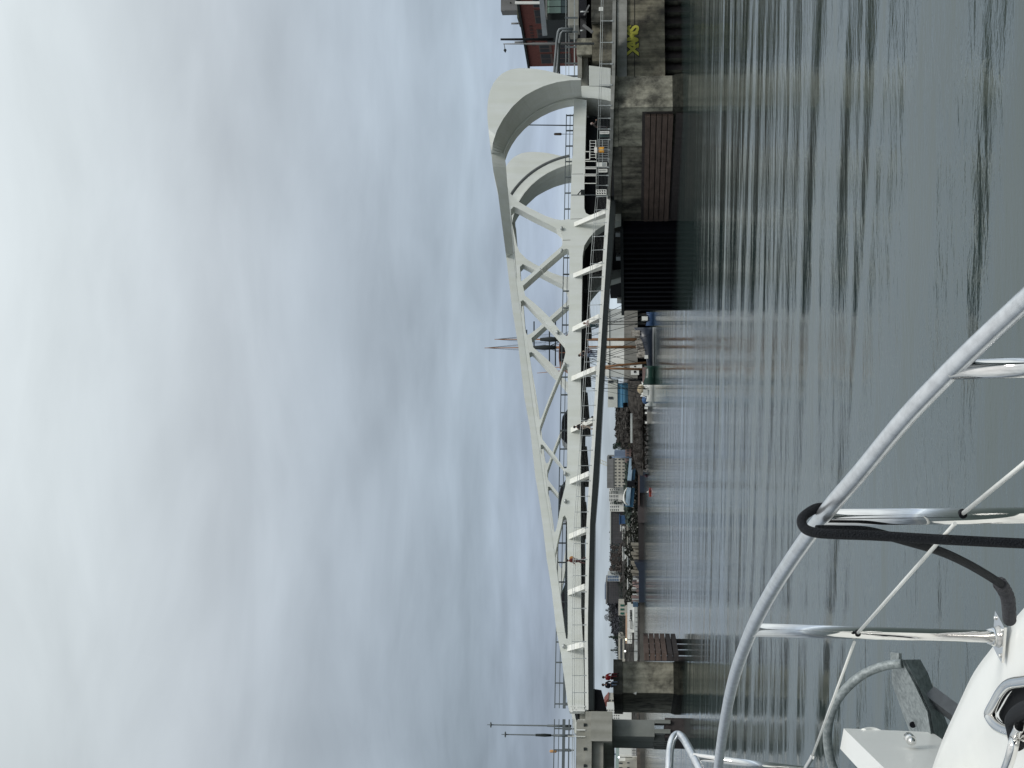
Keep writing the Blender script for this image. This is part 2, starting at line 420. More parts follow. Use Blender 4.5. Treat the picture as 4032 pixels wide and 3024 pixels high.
# clip: the plate runs from the junction round the ring
def wmap(far): return (lambda w: WT - w) if far else (lambda w: w)
def make_truss(far):
    f = wmap(far)
    mb = MB()
    loop = [BW(s, f(0), z) for s, z in outer]
    hs = [[BW(s, f(0), z) for s, z in h] for h in HOLES]
    mb.prism(loop, N * (f(TW) - f(0)), hs)
    o = mb.build('truss', WHITE, bridge)
    return o
tr_near = make_truss(False); tr_far = make_truss(True)
PC = 3.0
C0px = k(0, (82, 1480), (62, 1300), (48, 1150), (46, 1050), (55, 950), (75, 870), (108, 800), (150, 745), (195, 708), (260, 675), (340, 660), (430, 660), (520, 667), (610, 682), (700, 703), (780, 722), (860, 742), (950, 757))
C1px = k(0, (90, 1478), (100, 1380), (140, 1260), (200, 1150), (290, 1030), (400, 930), (500, 875), (600, 830), (720, 795), (850, 776), (950, 774))
def resample(pts, n):
    L = [0]
    for a, c in zip(pts, pts[1:]): L.append(L[-1] + math.dist(a, c))
    out = []
    for i in range(n):
        t = L[-1] * i / (n - 1); j = 0
        while j < len(L) - 2 and L[j + 1] < t: j += 1
        q = (t - L[j]) / max(1e-9, L[j + 1] - L[j])
        out.append(tuple(pts[j][d] + (pts[j + 1][d] - pts[j][d]) * q for d in range(2)))
    return out
NR = 40
c0 = resample([Bsz(x, y, -PC) for x, y in C0px], NR); c1 = resample([Bsz(x, y, -PC) for x, y in C1px], NR)
a_end = math.degrees(math.asin(max(-1, min(1, (c1[-1][1] - ZC) / RC2))))
c2 = [circ(RC2 + .03, 78 + (a_end - 78) * i / (NR - 1)) for i in range(NR)]
# the crescent swells out from the chord at the top: its protrusion grows along the arc
def make_ring(far):
    f = wmap(far); mb = MB(); rows = [[], [], [], [], []]
    for i in range(NR):
        t = i / (NR - 1); g = min(1.0, .02 + t * 6)
        w = -.5 - (PC - .5) * (1 - (1 - g) ** 2)
        # shift with protrusion so the silhouette traced at -PC stays put
        def at(p, w_):
            q = BW(p[0], -PC, p[1]); d = q - CAM; kk = (w_ - (CAM - O).dot(N)) / d.dot(N); r = CAM + d * kk
            return ((r - O).dot(T), r.z)
        p0, p1 = at(c0[i], w), at(c1[i], w)
        rows[0].append(BW(c2[i][0], f(-.004), c2[i][1]))
        rows[1].append(BW(p1[0], f(w), p1[1]))
        rows[2].append(BW(p0[0], f(w), p0[1]))
        pb = (p0[0] + .0, p0[1])
        rows[3].append(BW(pb[0], f(.9), pb[1]))
        rows[4].append(BW(c2[i][0] + .0, f(.9), c2[i][1]))
    for a, c in zip(rows, rows[1:]): mb.loft([a, c], smooth=True)
    mb.loft([rows[4], rows[0]])
    mb.add([r[0] for r in rows], [(0, 1, 2, 3, 4)]); mb.add([r[-1] for r in rows], [(4, 3, 2, 1, 0)])
    o = mb.build('ring_arch', WHITE, bridge)
    for p in o.data.polygons: p.use_smooth = False
    # dark access slot and rivet plate on the road side
    mb2 = MB(); r1, r2 = RC2 + .95, RC2 + 1.25
    aa = [12 + i * 4 for i in range(14)]
    mb2.loft([[BW(*(lambda c: (c[0], f(.93), c[1]))(circ(r1, a))) for a in aa], [BW(*(lambda c: (c[0], f(.93), c[1]))(circ(r2, a))) for a in aa]])
    mb2.loft([[BW(*(lambda c: (c[0], f(.93), c[1]))(circ(r1, a))) for a in aa], [BW(*(lambda c: (c[0], f(.85), c[1]))(circ(r1, a))) for a in aa]])
    mb2.build('ring_slot', mat('slot_grey', (.12, .13, .13), .6), o)
    # lower ring quadrant running down to the pier
    mb3 = MB(); aa = [3 - i * 4.2 for i in range(19)]
    rr = [[BW(*(lambda c: (c[0], f(w_), c[1]))(circ(r_, a))) for a in aa] for r_, w_ in ((RC2, 0.05), (RC2 + 1.35, 0.05), (RC2 + 1.35, 3.2), (RC2, 3.2))]
    for a, c in zip(rr, rr[1:] + rr[:1]): mb3.loft([a, c], smooth=False)
    mb3.add([r[0] for r in rr], [(0, 1, 2, 3)]); mb3.add([r[-1] for r in rr], [(3, 2, 1, 0)])
    mb3.build('lower_ring', WHITE, bridge)
    return o
make_ring(False); make_ring(True)
ZTOP = Bsz(2250, 1500)[1]; ZBOT = Bsz(2288, 1500)[1]; ROAD = ZTOP - .65
S_END = Bsz(2260, 400)[0]
# tilted face of the top chord, strongest beside the ring
lo_px = k(0, (215, 1480), (218, 1560)) + k(1, (222, 60), (246, 400), (270, 640), (294, 980)) + k(1, (298, 1010), (330, 1300)) + k(2, (372, 110), (405, 380), (440, 640), (475, 900), (512, 1180), (548, 1400)) + \
    k(3, (575, 130), (600, 330), (640, 560), (670, 760), (700, 960), (745, 1300), (790, 1620)) + k(4, (800, 380))
def xat(pl, y):
    for (xa, ya), (xb, yb) in zip(pl, pl[1:]):
        if min(ya, yb) <= y <= max(ya, yb): return xa + (xb - xa) * (y - ya) / ((yb - ya) or 1)
    return pl[0][0] if y < pl[0][1] else pl[-1][0]
for far in (False, True):
    f = wmap(far)
    for ya, yb, pp in ((603, 999, .8), (1000, 2490, .1)):
        rows = [[], [], []]
        for i in range(30):
            y = ya + (yb - ya) * i / 29; pw = pp * (min(1, .62 + (y - 603) / 150) if pp > .5 else 1 - .8 * i / 29)
            s_, z_ = Bsz(xat(top_px, y), y, -pw); s2, z2 = Bsz(xat(lo_px, y), y, -.02)
            rows[0].append(BW(s_, f(-pw), z_)); rows[1].append(BW(s2, f(-.02), z2)); rows[2].append(BW(s_, f(.1), z_))
        mb = MB()
        for a, c in zip(rows, rows[1:] + rows[:1]): mb.loft([a, c], smooth=False)
        mb.add([r[0] for r in rows], [(0, 1, 2)]); mb.add([r[-1] for r in rows], [(2, 1, 0)])
        mb.build('top_chord', WHITE, bridge)
# dark bearing machinery under the left end
pts = [Bsz(*K(4, *p), 1.0) for p in ((1078, 893), (1150, 905), (1205, 1105), (1040, 1105), (1040, 893))]
mb = MB(); mb.prism([BW(s_, 1.0, z_) for s_, z_ in pts], N * 9); mb.build('locking_machinery', BLACKM, bridge)
# road deck between the trusses
mb = MB(); mb.fbox(-.5, S_END + 1, TW + .05, WT - TW - .05, ZBOT - .05, ROAD)
mb.build('road_deck', DSTEEL, bridge)
for i in range(8):
    mb = MB(); s = 2 + i * 5.1; mb.fbox(s, s + .35, TW + .06, WT - TW - .06, ZBOT - .55, ZBOT - .053); mb.build('floor_beam', DSTEEL, bridge)
# machinery room behind the slot at the pivot; a black box paints its dark interior
mb = MB(); s0 = Bsz(2400, 860)[0]; mb.fbox(s0, S_END - .8, 1.6, WT - 1.6, 6.2, ZBOT - .06); mb.build('machinery_housing', BLACKM, bridge)
# guard rail beside the traffic lanes, posts every 1.7 m
def rail_section(parent, s0, s1, w, zb, nm='guard_rail', sp=1.72):
    mb = MB()
    mb.fbox(s0, s1, w, w + .06, zb + 1.62, zb + 1.70); mb.fbox(s0, s1, w + .01, w + .05, zb + 1.26, zb + 1.32)
    mb.fbox(s0, s1, w - .05, w + .15, zb + .76, zb + 1.0); mb.fbox(s0, s1, w, w + .1, zb + .40, zb + .50)
    g = mb.build(nm, RAILM, parent)
    s = s0 + .3
    while s < s1:
        mb = MB(); mb.fbox(s, s + .1, w - .04, w + .08, zb, zb + 1.67); mb.fbox(s - .06, s + .16, w - .07, w + .1, zb + .3, zb + .95)
        mb.build('rail_post', RAILM, g); s += sp
    return g
rail_section(bridge, 0.0, S_END - .2, 1.9, ROAD)

# --- outriggers and suspended walkway
WO = -2.6
WALK = [(2795, 2304, 2317, 2338, 2254), (2470, 2301, 2314, 2337, 2251), (2060, 2309, 2323, 2343, 2260), (1875, 2321, 2335, 2358, 2274),
        (1566, 2341, 2354, 2374, 2293), (1200, 2364, 2376, 2396, 2315), (1010, 2374, 2388, 2410, 2327), (860, 2384, 2398, 2420, 2339), (772, 2390, 2404, 2425, 2347)]
def winterp(s, col):      # value (z) along the walkway at s, col 1 top, 2 bottom white, 3 bottom dark, 4 rail top
    pts = [Bsz(r[col], r[0], WO) for r in WALK]
    if s <= pts[0][0]: return pts[0][1]
    for a, c in zip(pts, pts[1:]):
        if s <= c[0]: return a[1] + (c[1] - a[1]) * (s - a[0]) / (c[0] - a[0])
    return pts[-1][1]
wa = Bsz(WALK[0][1], WALK[0][0], WO)[0]; wb = Bsz(WALK[-1][1], WALK[-1][0], WO)[0]
ss = [wa + (wb - wa) * i / 24 for i in range(25)]
def strip(mb, w0, w1, f0, f1, sl=ss):
    rows = [[BW(s, w0, f0(s)) for s in sl], [BW(s, w1, f0(s)) for s in sl], [BW(s, w1, f1(s)) for s in sl], [BW(s, w0, f1(s)) for s in sl]]
    for a, c in zip(rows, rows[1:] + rows[:1]): mb.loft([a, c], smooth=False)
    mb.add([r[0] for r in rows], [(0, 1, 2, 3)]); mb.add([r[-1] for r in rows], [(3, 2, 1, 0)])
zt = lambda s: winterp(s, 1); zw = lambda s: winterp(s, 2); zd_ = lambda s: winterp(s, 3); zr = lambda s: winterp(s, 4)
mb = MB(); strip(mb, WO, WO + .08, zw, zt); mb.build('fascia', WHITE2, bridge)
mb = MB(); strip(mb, WO + .085, -.5, lambda s: zw(s) + .02, lambda s: zt(s) - .05); mb.build('walkway', DECKC, bridge)
mb = MB(); strip(mb, WO + .01, WO + .7, zd_, lambda s: zw(s) - .003); mb.build('edge_girder', DSTEEL, bridge)
mb = MB(); mb.tube([BW(s, WO - .02, zd_(s) - .06) for s in ss], .02, 5); mb.build('service_cable', DSTEEL, bridge)
def fence_run(parent, base, top, nwire=7, sp=1.36, lean=None, m=GALV, name='walkway_railing'):
    """base/top: world polylines of equal length"""
    L = [0]
    for a, c in zip(base, base[1:]): L.append(L[-1] + (c - a).length)
    def at(pl, t):
        j = 0
        while j < len(L) - 2 and L[j + 1] < t: j += 1
        q = (t - L[j]) / max(1e-6, L[j + 1] - L[j]); return pl[j].lerp(pl[j + 1], q)
    mb = MB(); mb.tube(top, .028, 6); mb.tube([b_.lerp(t_, .84) for b_, t_ in zip(base, top)], .02, 5)
    r = mb.build(name, m, parent)
    mb = MB()
    for i in range(nwire): mb.tube([b_.lerp(t_, .06 + .72 * i / (nwire - 1)) for b_, t_ in zip(base, top)], .0055, 3, smooth=False)
    mb.build('wire_infill', WIRE, r)
    nn = int(L[-1] / sp)
    for i in range(nn + 1):
        b_, t_ = at(base, L[-1] * i / nn), at(top, L[-1] * i / nn)
        mb = MB(); mb.bar(b_, t_, .05, .05); mb.bar(b_.lerp(t_, -.12), b_.lerp(t_, .12), .1, .1); mb.build('rail_post', m if i % 4 else GALV, r)
    return r
fence_run(bridge, [BW(s, WO + .04, zt(s)) for s in ss], [BW(s, WO + .12, zr(s)) for s in ss])
# outriggers (top on the chord, foot on the walkway edge)
OUT = [((860, 705), (1190, 585), 1), ((845, 1200), (1160, 1100), 1), ((835, 245), (1130, 100), 2), ((830, 722), (1092, 640), 2), ((820, 1222), (1065, 1130), 2),
       ((820, 245), (1030, 190), 3), ((820, 778), (1000, 730), 3), ((825, 1322), (985, 1278), 3), ((832, 512), (980, 503), 4)]
for (ax, ay), (bx, by), kk in OUT:
    sa, za = Bsz(*K(kk, ax, ay), 0); sb = Bsz(*K(kk, bx, by), WO)[0]
    sb = sa + (sb - sa) * .35
    mb = MB(); h = .22
    a = [(sa, -.003, ZTOP - .05), (sb, WO + .05, zt(sb) + .05), (sb, WO + .05, zw(sb) + .05), (sb, WO + .9, zw(sb)), (sa, -.003, ZBOT + .25)]
    mb.prism([BW(s_, w_, z_) for s_, w_, z_ in a], T * .16)
    mb.prism([BW(sa - .15, -.003, ZTOP), BW(sb - .15, WO + .05, zt(sb) + .12), BW(sb - .15, WO + .05, zt(sb) + .02), BW(sa - .15, -.003, ZTOP - .12)], T * .46)
    mb.build('outrigger', WHITE2, bridge)
# node lamps and splice plates on the near truss
for kk, zx, zy in ((1, 765, 735), (1, 765, 950), (2, 725, 265), (2, 795, 578), (3, 800, 160), (3, 800, 425), (4, 785, 480)):
    p = Bp(*K(kk, zx, zy), -.15); mb = MB(); mb.ball(p, .2, 8, 6, (1, .8, .8)); mb.bar(p, p + N * .16, .12); mb.build('spotlight', GALV, bridge)
for kk, a, b_ in ((1, (852, 645), (980, 640)), (1, (775, 850), (850, 848)), (1, (228, 975), (300, 975)), (1, (235, 1058), (303, 1058)), (1, (865, 210), (975, 208)), (1, (555, 1120), (590, 1165))):
    pa, pb = Bp(*K(kk, *a), -.012), Bp(*K(kk, *b_), -.012); mb = MB(); mb.bar(pa, pb, .05, .02, up=N); mb.build('splice_seam', mat('seam_grey', (.3, .3, .28), .6), tr_near)
# white end gate of the lifting span
mb = MB()
for zx0, zx1, zy0, zy1 in ((850, 990, 1055, 1068), (850, 870, 1068, 1120), (880, 990, 1090, 1110), (900, 915, 1060, 1110)):
    x0, y0 = K(4, zx0, zy0); x1, y1 = K(4, zx1, zy1)
    s1, z1 = Bsz(x0, y0, -2.7); s0_, z0 = Bsz(x1, y1, -2.7); mb.fbox(s0_, s1, -2.7, -2.55, z0, z1)
mb.build('end_bracket', WHITE2, bridge)

# ------------------------------------------------------------------ left approach viaduct
def fb(mb, x0, x1, y0, y1, w0, w1):       # box whose front face covers the pixel rectangle on plane w0
    s1, z1 = Bsz(x0, y0, w0); s0_, z0 = Bsz(x1, y1, w0); mb.fbox(s0_, s1, w0, w1, z0, z1)
via = thing('approach_viaduct', 'grey concrete approach viaduct on a broad slab pier, left of the lifting bridge', 'viaduct', Bp(2620, 2880, 3))
mb = MB(); fb(mb, 2305, 2326, 2801, 3300, -2.9, 14.5); mb.build('deck_slab', CONC, via)
mb = MB(); fb(mb, 2270, 2304.5, 2835, 3300, -2.7, -2.4); mb.build('parapet', CONC, via)
mb = MB(); fb(mb, 2326.5, 2409.5, 2800, 2919, -3.1, 14); mb.build('pier_cap', CONC, via)
mb = MB(); fb(mb, 2327, 2373, 2919.8, 3300, -2.3, 13.5); mb.build('main_girder', CONC, via)
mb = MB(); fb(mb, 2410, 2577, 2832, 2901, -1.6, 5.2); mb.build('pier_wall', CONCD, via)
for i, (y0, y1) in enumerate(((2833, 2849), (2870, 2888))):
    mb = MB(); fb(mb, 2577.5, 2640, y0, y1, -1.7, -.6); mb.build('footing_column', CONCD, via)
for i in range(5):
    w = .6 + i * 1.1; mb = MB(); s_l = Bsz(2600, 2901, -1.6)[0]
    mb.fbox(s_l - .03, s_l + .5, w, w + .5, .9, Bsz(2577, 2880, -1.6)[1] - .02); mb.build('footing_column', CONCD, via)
mb = MB(); fb(mb, 2618, 2712, 2826, 2905, -1.4, 5.0); mb.build('pile_cap', TIMBD, via)
for i, y in enumerate((2848, 2943, 3009)):       # bearing brackets
    mb = MB(); x = 2307; fb(mb, 2298, 2309, y, y + 11, -3.0, -2.72); mb.build('drain_bracket', DSTEEL, via)
mb = MB()
for i in range(6):
    x = 2276 + i * 5; fb(mb, x, x + 1.6, 2832, 2861, -2.62, -2.56)
for i in range(9): fb(mb, 2275, 2305, 2832 + i * 3.4, 2833.2 + i * 3.4, -2.63, -2.57)
mb.build('grille_panel', PWHITE, via)
for y, xt in ((2872, 2228), (2897, 2190)):
    mb = MB(); fb(mb, 2270 if y < 2890 else 2235, 2305, y, y + 4, -2.98, -2.9); mb.build('gate_post', PWHITE, via)
sL = Bsz(2300, 3300, -2.8)[0]; sR = Bsz(2300, 2832, -2.8)[0]
zr1 = Bsz(2254, 2900, -2.8)[1]; zb1 = Bsz(2304, 2900, -2.8)[1]
mb = MB(); mb.tube([BW(sL, -2.8, zr1), BW(sR, -2.8, zr1)], .03, 6); mb.tube([BW(sL, -2.8, zr1 - .27), BW(sR, -2.8, zr1 - .1)], .03, 6); mb.build('handrail', GALV, via)
rail_section(via, sL, -.9, 1.9, ROAD)
mb = MB(); fb(mb, 2283, 2304, 2802, 3300, 1.2, 1.8); mb.build('kerb_beam', CONC, via)

def lamp_post(xt, xb, y0, y1, w, label, kind):
    a = Bp(xb, y1, w); b_ = Bp(xt, y0, w)
    t = thing('street_lamp', label, 'street lamp', a)
    mb = MB(); mb.tube([a, a.lerp(b_, .3), a.lerp(b_, .3), b_], [.11, .1, .07, .045], 8); mb.build('pole', RAILM, t)
    mb = MB(); mb.ball(b_ + Vector((0, 0, .05)), .16, 8, 5, (1.6, 1.6, .45)); mb.tube([b_, b_ + Vector((0, 0, .35))], .03, 6); mb.build('lamp_head', RAILM, t)
    if kind:
        mb = MB(); c = a.lerp(b_, .33); d = a.lerp(b_, .56); mb.tube([c, c.lerp(d, .4), d], [.1, .13, .1], 8); mb.build('sleeve', GALV if kind == 2 else DSTEEL, t)
    return t
lamp_post(1935, 2250, 2854, 2859, 3.0, 'taller of two slim grey poles rising from the left approach viaduct', 0)
lamp_post(1992, 2258, 2892, 2897, -2.4, 'shorter slim pole with a thick dark middle sleeve, on the left approach viaduct', 1)
def marker_pole(xt, xm, xb, y, w, label):
    a, m_, b_ = Bp(xb, y, w), Bp(xm, y, w), Bp(xt, y, w)
    t = thing('signal_pole', label, 'signal', a)
    mb = MB(); mb.tube([a, m_], .03, 6); mb.build('pole', RAILM, t)
    mb = MB(); mb.tube([m_, m_.lerp(b_, .1), m_.lerp(b_, .9), b_], [.05, .13, .12, .05], 8); mb.build('signal_head', mat('faded_orange_' + str(int(y)), (.45, .24, .09) if y > 2000 else (.1, .07, .05), .6, var=.3, scale=8), t)
marker_pole(2164, 2192, 2250, 2958, 2.5, 'short pole with an elongated orange head behind the left viaduct railing')
marker_pole(2181, 2212, 2260, 528, 2.5, 'short signal pole with dark head, seen through the big ring arch')
a = Bp(2068, 492, 3.0); b_ = Bp(2262, 494, 3.0)
t = thing('street_lamp', 'thin dark lamp pole seen through the opening of the big ring arch', 'street lamp', b_)
mb = MB(); mb.tube([b_, a.lerp(b_, -.55)], .06, 8, r2=.05); mb.build('pole', RAILM, t)

# ------------------------------------------------------------------ old concrete pier with the two sitters
def frame(org):
    return lambda s_, w_, z_: org + T * s_ + N * w_ + Vector((0, 0, z_))
cpt = onz(2688, 2731, 0.0); LP = frame(Vector((cpt.x, cpt.y, 0)))
px_z = lambda x, D: CAMH + (2490 - x) * D / 5700
lp = thing('old_pier', 'short old concrete pier with dark cap, in the water below the bridge left end', 'pier', cpt)
ztp = px_z(2415, cpt.y); zcb = px_z(2451, cpt.y)
mb = MB()
rows = []
for z, e in ((-1, .05), (.55, .05), (.9, 0), (2.2, 0.0), (zcb, 0.0)):
    rows.append([LP(-e, -e, z), LP(2.55 + e, -e, z), LP(2.55 + e, 10 + e, z), LP(-e, 10, z)])
mb.loft(rows, True, False); mb.build('pier_body', OLDC, lp)
mb = MB(); mb.loft([[LP(-.14, -.14, z), LP(2.7, -.14, z), LP(2.7, 10.1, z), LP(-.14, 10.1, z)] for z in (zcb + .003, ztp)], True, False)
mb.add([LP(-.14, -.14, ztp), LP(2.7, -.14, ztp), LP(2.7, 10.1, ztp), LP(-.14, 10.1, ztp)], [(0, 1, 2, 3)]); mb.build('cap', OLDD, lp)
mb = MB(); mb.loft([[LP(-.12, -.12, z), LP(2.7, -.12, z), LP(2.7, 10.1, z), LP(-.12, 10.1, z)] for z in (-1, .38)], True, False)
mb.loft([[LP(-.12, -.12, .38), LP(2.7, -.12, .38), LP(2.7, 10.1, .38), LP(-.12, 10.1, .38)], [LP(-.02, -.02, .75), LP(2.57, -.02, .75), LP(2.57, 10, .75), LP(-.02, 10, .75)]], True, False)
mb.build('tide_band', WEED, lp)
chip = P(2500, 2729, cpt.y - .1); mb = MB(); mb.add([chip + Vector((-.13, -.06, -.1)), chip + Vector((.12, -.02, -.14)), chip + Vector((-.02, .02, .14)), chip + Vector((0, .1, -.1))], [(0, 1, 2), (0, 2, 3), (0, 1, 3), (1, 2, 3)])
tag(mb.build('white_chip', PWHITE), 'small white triangular chip on the front corner of the old left pier', 'bird')  # white triangular chip on the pier corner
# timber fender wales sticking out beside it
fd = thing('timber_fender', 'stack of dark wet timber fender beams beside the old pier under the bridge', 'fender', LP(3.2, 1, 0))
x0, x1 = 2571, 2601
pa, pb = P(2600, 2601, 113.5), P(2600, 2572, 113.5)
for i in range(6):
    zt1 = px_z(2536 + i * 23, 113.5); mb = MB()
    mb.hexa([Vector((p.x, p.y + dy, z)) for z in (zt1 - .38, zt1) for p, dy in ((pa, 0), (pb, 0), (pb, 9), (pa, 9))]); mb.build('wale', TIMB if i < 4 else TIMBD, fd)
for j in range(4):
    mb = MB(); q = pa + Vector((.12, .2 + j * 2.6, 0)); mb.tube([Vector((q.x, q.y, -1)), Vector((q.x, q.y, px_z(2536, 113.5)))], .2, 8); mb.build('pile', TIMBD, fd)

# ------------------------------------------------------------------ right pier, channel wall, seawall
A = onz(2690, 419, 0.0); AF = frame(Vector((A.x, A.y, 0)))
rp = thing('concrete_pier', 'broad stained concrete bridge pier with brown timber fendering, right of the channel', 'pier', A)
zt0 = px_z(2405, A.y); zt_far = 6.05
L1, L2 = 19.6, 38.5
mb = MB()     # corner block, front face towards us
zc0 = px_z(2433, A.y)
mb.loft([[AF(0, 0, z), AF(2.95, -.05 if z < 1 else 0, z), AF(2.95, 6, z), AF(0, 6, z)] for z in (-1, 1.0, 3, zc0)], True, False)
mb.build('corner_block', OLDC, rp)
mb = MB(); mb.loft([[AF(-.05, -.1, z), AF(3.0, -.1, z), AF(3.0, 6, z), AF(-.05, 6, z)] for z in (zc0 + .003, zt0)], True, False)
mb.add([AF(-.05, -.1, zt0), AF(3.0, -.1, zt0), AF(3.0, 6, zt0), AF(-.05, 6, zt0)], [(0, 1, 2, 3)]); mb.build('cap', OLDC, rp)
mb = MB(); mb.loft([[AF(-.1, -.12, z), AF(3.05, -.12, z), AF(3.05, 6, z), AF(-.1, 6, z)] for z in (-1, .45)], True, False)
mb.loft([[AF(-.1, -.12, .45), AF(3.05, -.12, .45), AF(3.05, 6, .45), AF(-.1, 6, .45)], [AF(-.01, -.02, .85), AF(2.96, -.02, .85), AF(2.96, 6, .85), AF(-.01, 6, .85)]], True, False)
mb.build('tide_band', WEED, rp)
RIM = mat('wall_face_concrete', (.10, .092, .075), .95, var=.6, scale=.5, streak=.5, bump=.9, col2=(.25, .235, .185), thr=(.38, .62))
mb = MB()     # channel wall running back under the bridge
mb.fbox(.12, 8, 3, 26, -1, 5.05, AF); mb.build('channel_wall', RIM, rp)
mb = MB(); mb.fbox(.05, 8, 6.01, 26, 5.053, 5.75, AF); mb.build('coping', OLDD, rp)
for i in range(5):     # timber wales and backing
    z1 = 3.05 - i * .47; mb = MB(); mb.fbox(-.28, -.02, 1.0 + .01 * i, 19.0, z1 - .40, z1, AF); mb.build('fender_wale', TIMB, rp)
mb = MB(); mb.fbox(-.02, .11, .7, 19.2, .2, 3.3, AF); mb.build('fender_backing', TIMBD, rp)
mb = MB(); mb.fbox(-.2, -.05, .75, 19.0, -1, .55, AF); mb.build('fender_foot', TIMBD, rp)
# corrugated sheet-pile fender
rows = [[], []]; w = L1
i = 0
while w < L2:
    off = -.75 if (i // 2) % 2 else -.35
    for r, z in zip(rows, (-1, 4.95)): r.append(AF(off, w, z))
    w += .42 if i % 2 == 0 else .12; i += 1
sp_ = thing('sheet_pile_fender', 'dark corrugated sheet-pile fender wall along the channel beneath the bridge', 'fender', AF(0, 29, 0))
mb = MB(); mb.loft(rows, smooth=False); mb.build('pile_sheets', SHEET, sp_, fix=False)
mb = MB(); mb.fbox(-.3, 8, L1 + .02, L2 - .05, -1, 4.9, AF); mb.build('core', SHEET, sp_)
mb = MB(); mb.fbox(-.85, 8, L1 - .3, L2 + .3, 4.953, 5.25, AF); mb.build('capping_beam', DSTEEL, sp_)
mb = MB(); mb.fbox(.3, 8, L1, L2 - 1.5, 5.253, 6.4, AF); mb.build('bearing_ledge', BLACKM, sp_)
for i in range(4):
    mb = MB(); ww = L1 + 2 + i * 5; mb.fbox(-.1, .28, ww, ww + .8, 5.26, 5.7, AF); mb.build('access_light', GALV, sp_)
# seawall right of the pier
sw = thing('sea_wall', 'stained concrete seawall on dark piles at the right edge, painted with yellow graffiti', 'wall', AF(9, .6, 0))
zA = px_z(2470, 117); zB = px_z(2621, 117)
WALLM = mat('streaky_seawall_concrete', (.12, .11, .09), .95, var=.5, scale=.5, streak=.6, bump=.8, col2=(.36, .33, .24), thr=(.36, .64))
SWF = frame(Vector((AF(2.6, .7, 0).x, AF(2.6, .7, 0).y, 0)))
mb = MB(); mb.fbox(.05, 22, 0, 3, zB, zA, SWF); mb.build('wall_panel', WALLM, sw)
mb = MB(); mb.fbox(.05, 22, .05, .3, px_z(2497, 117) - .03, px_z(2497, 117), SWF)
mb.fbox(.05, 22, -.02, .04, px_z(2499, 117) - .025, px_z(2499, 117) + .025, SWF); mb.build('shadow_joint', BLACKM, sw)  # black strips painting the shadow line of the joint
mb = MB(); mb.fbox(.05, 22, 1.2, 3.2, -1, zB - .01, SWF); mb.build('dark_recess', TIMBD, sw)  # dark box standing in for the shade behind the piles
for i in range(16):
    mb = MB(); q = SWF(.6 + i * 1.15, .9, 0); mb.tube([Vector((q.x, q.y, -1)), Vector((q.x, q.y, zB + .02))], .22, 8); mb.build('pile', WEED, sw)
mb = MB(); mb.fbox(.3, 22, -.25, 1.5, px_z(2468, 117), px_z(2427, 117), SWF); mb.build('beam', DECKC, sw)
mb = MB(); mb.fbox(.3, 22, -.45, 2.5, px_z(2423, 117), px_z(2412, 117), SWF); mb.build('walkway_edge', DECKC, sw)
mb = MB(); mb.fbox(.3, 22, .2, 2.5, px_z(2427, 117) + .002, px_z(2423, 117) - .002, SWF); mb.build('shadow_gap', BLACKM, sw)  # black filler painting the shade between beam and walkway edge
# graffiti
gp = lambda y, x: P(x, y, 0.0001)
def onwall(x, y):
    o_ = SWF(0, 0, 0); d = ray(x, y); kk = ((o_ - CAM).dot(N)) / d.dot(N); return CAM + d * kk
YEL = mat('yellow_graffiti_paint', (.42, .40, .05), .7, var=.2, scale=3)
BLK = mat('black_graffiti_outline', (.02, .022, .012), .8)
for ch, y, xo, wd in (('X', 195, 2494, 1.15), ('A', 172, 2493, .85), ('M', 143, 2492, 1.0), ('S', 113, 2495, 1.1)):
    c = onwall(xo, y) - N * .015
    lettering('graffiti_outline', ch, 1.28, BLK, sw, c, T, (0, 0, 1), .004, .12, wd)
    lettering('graffiti_letter', ch, 1.28, YEL, sw, c - N * .012, T, (0, 0, 1), .004, .055, wd)
# fence along the pier top and on to the right
def fpt(x, y, D): return P(x, y, D)
fb_ = [(2411, -260, 116.6), (2411, 0, 117.2), (2407, 300, 117.8), (2402, 430, 117.5), (2398, 600, 124), (2393, 700, 129), (2390, 772, 131.6)]
ft_ = [(2369, -260, 116.6), (2368, 0, 117.2), (2361, 300, 117.8), (2357, 430, 117.5), (2351, 600, 124), (2348, 700, 129), (2347, 772, 131.6)]
fw = thing('pier_railing', 'grey wire-infill railing on top of the right pier, running in front of the ring arch', 'railing', fpt(*fb_[2]))
fence_run(fw, [fpt(*p) for p in fb_], [fpt(*p) for p in ft_], 7, 1.7)
# footway slab behind that railing, at the height the railing stands on
mb = MB(); bs_ = [fpt(*p) for p in fb_]
rows = [[p + Vector((0, 0, -.02)) for p in bs_], [p + Vector((0, 0, -.30)) for p in bs_], [p + T * .6 + N * 3.0 + Vector((0, 0, -.30)) for p in bs_], [p + T * .6 + N * 3.0 + Vector((0, 0, -.02)) for p in bs_]]
for a, c in zip(rows, rows[1:] + rows[:1]): mb.loft([a, c], smooth=False)
mb.build('footway_slab', DECKC, fw)
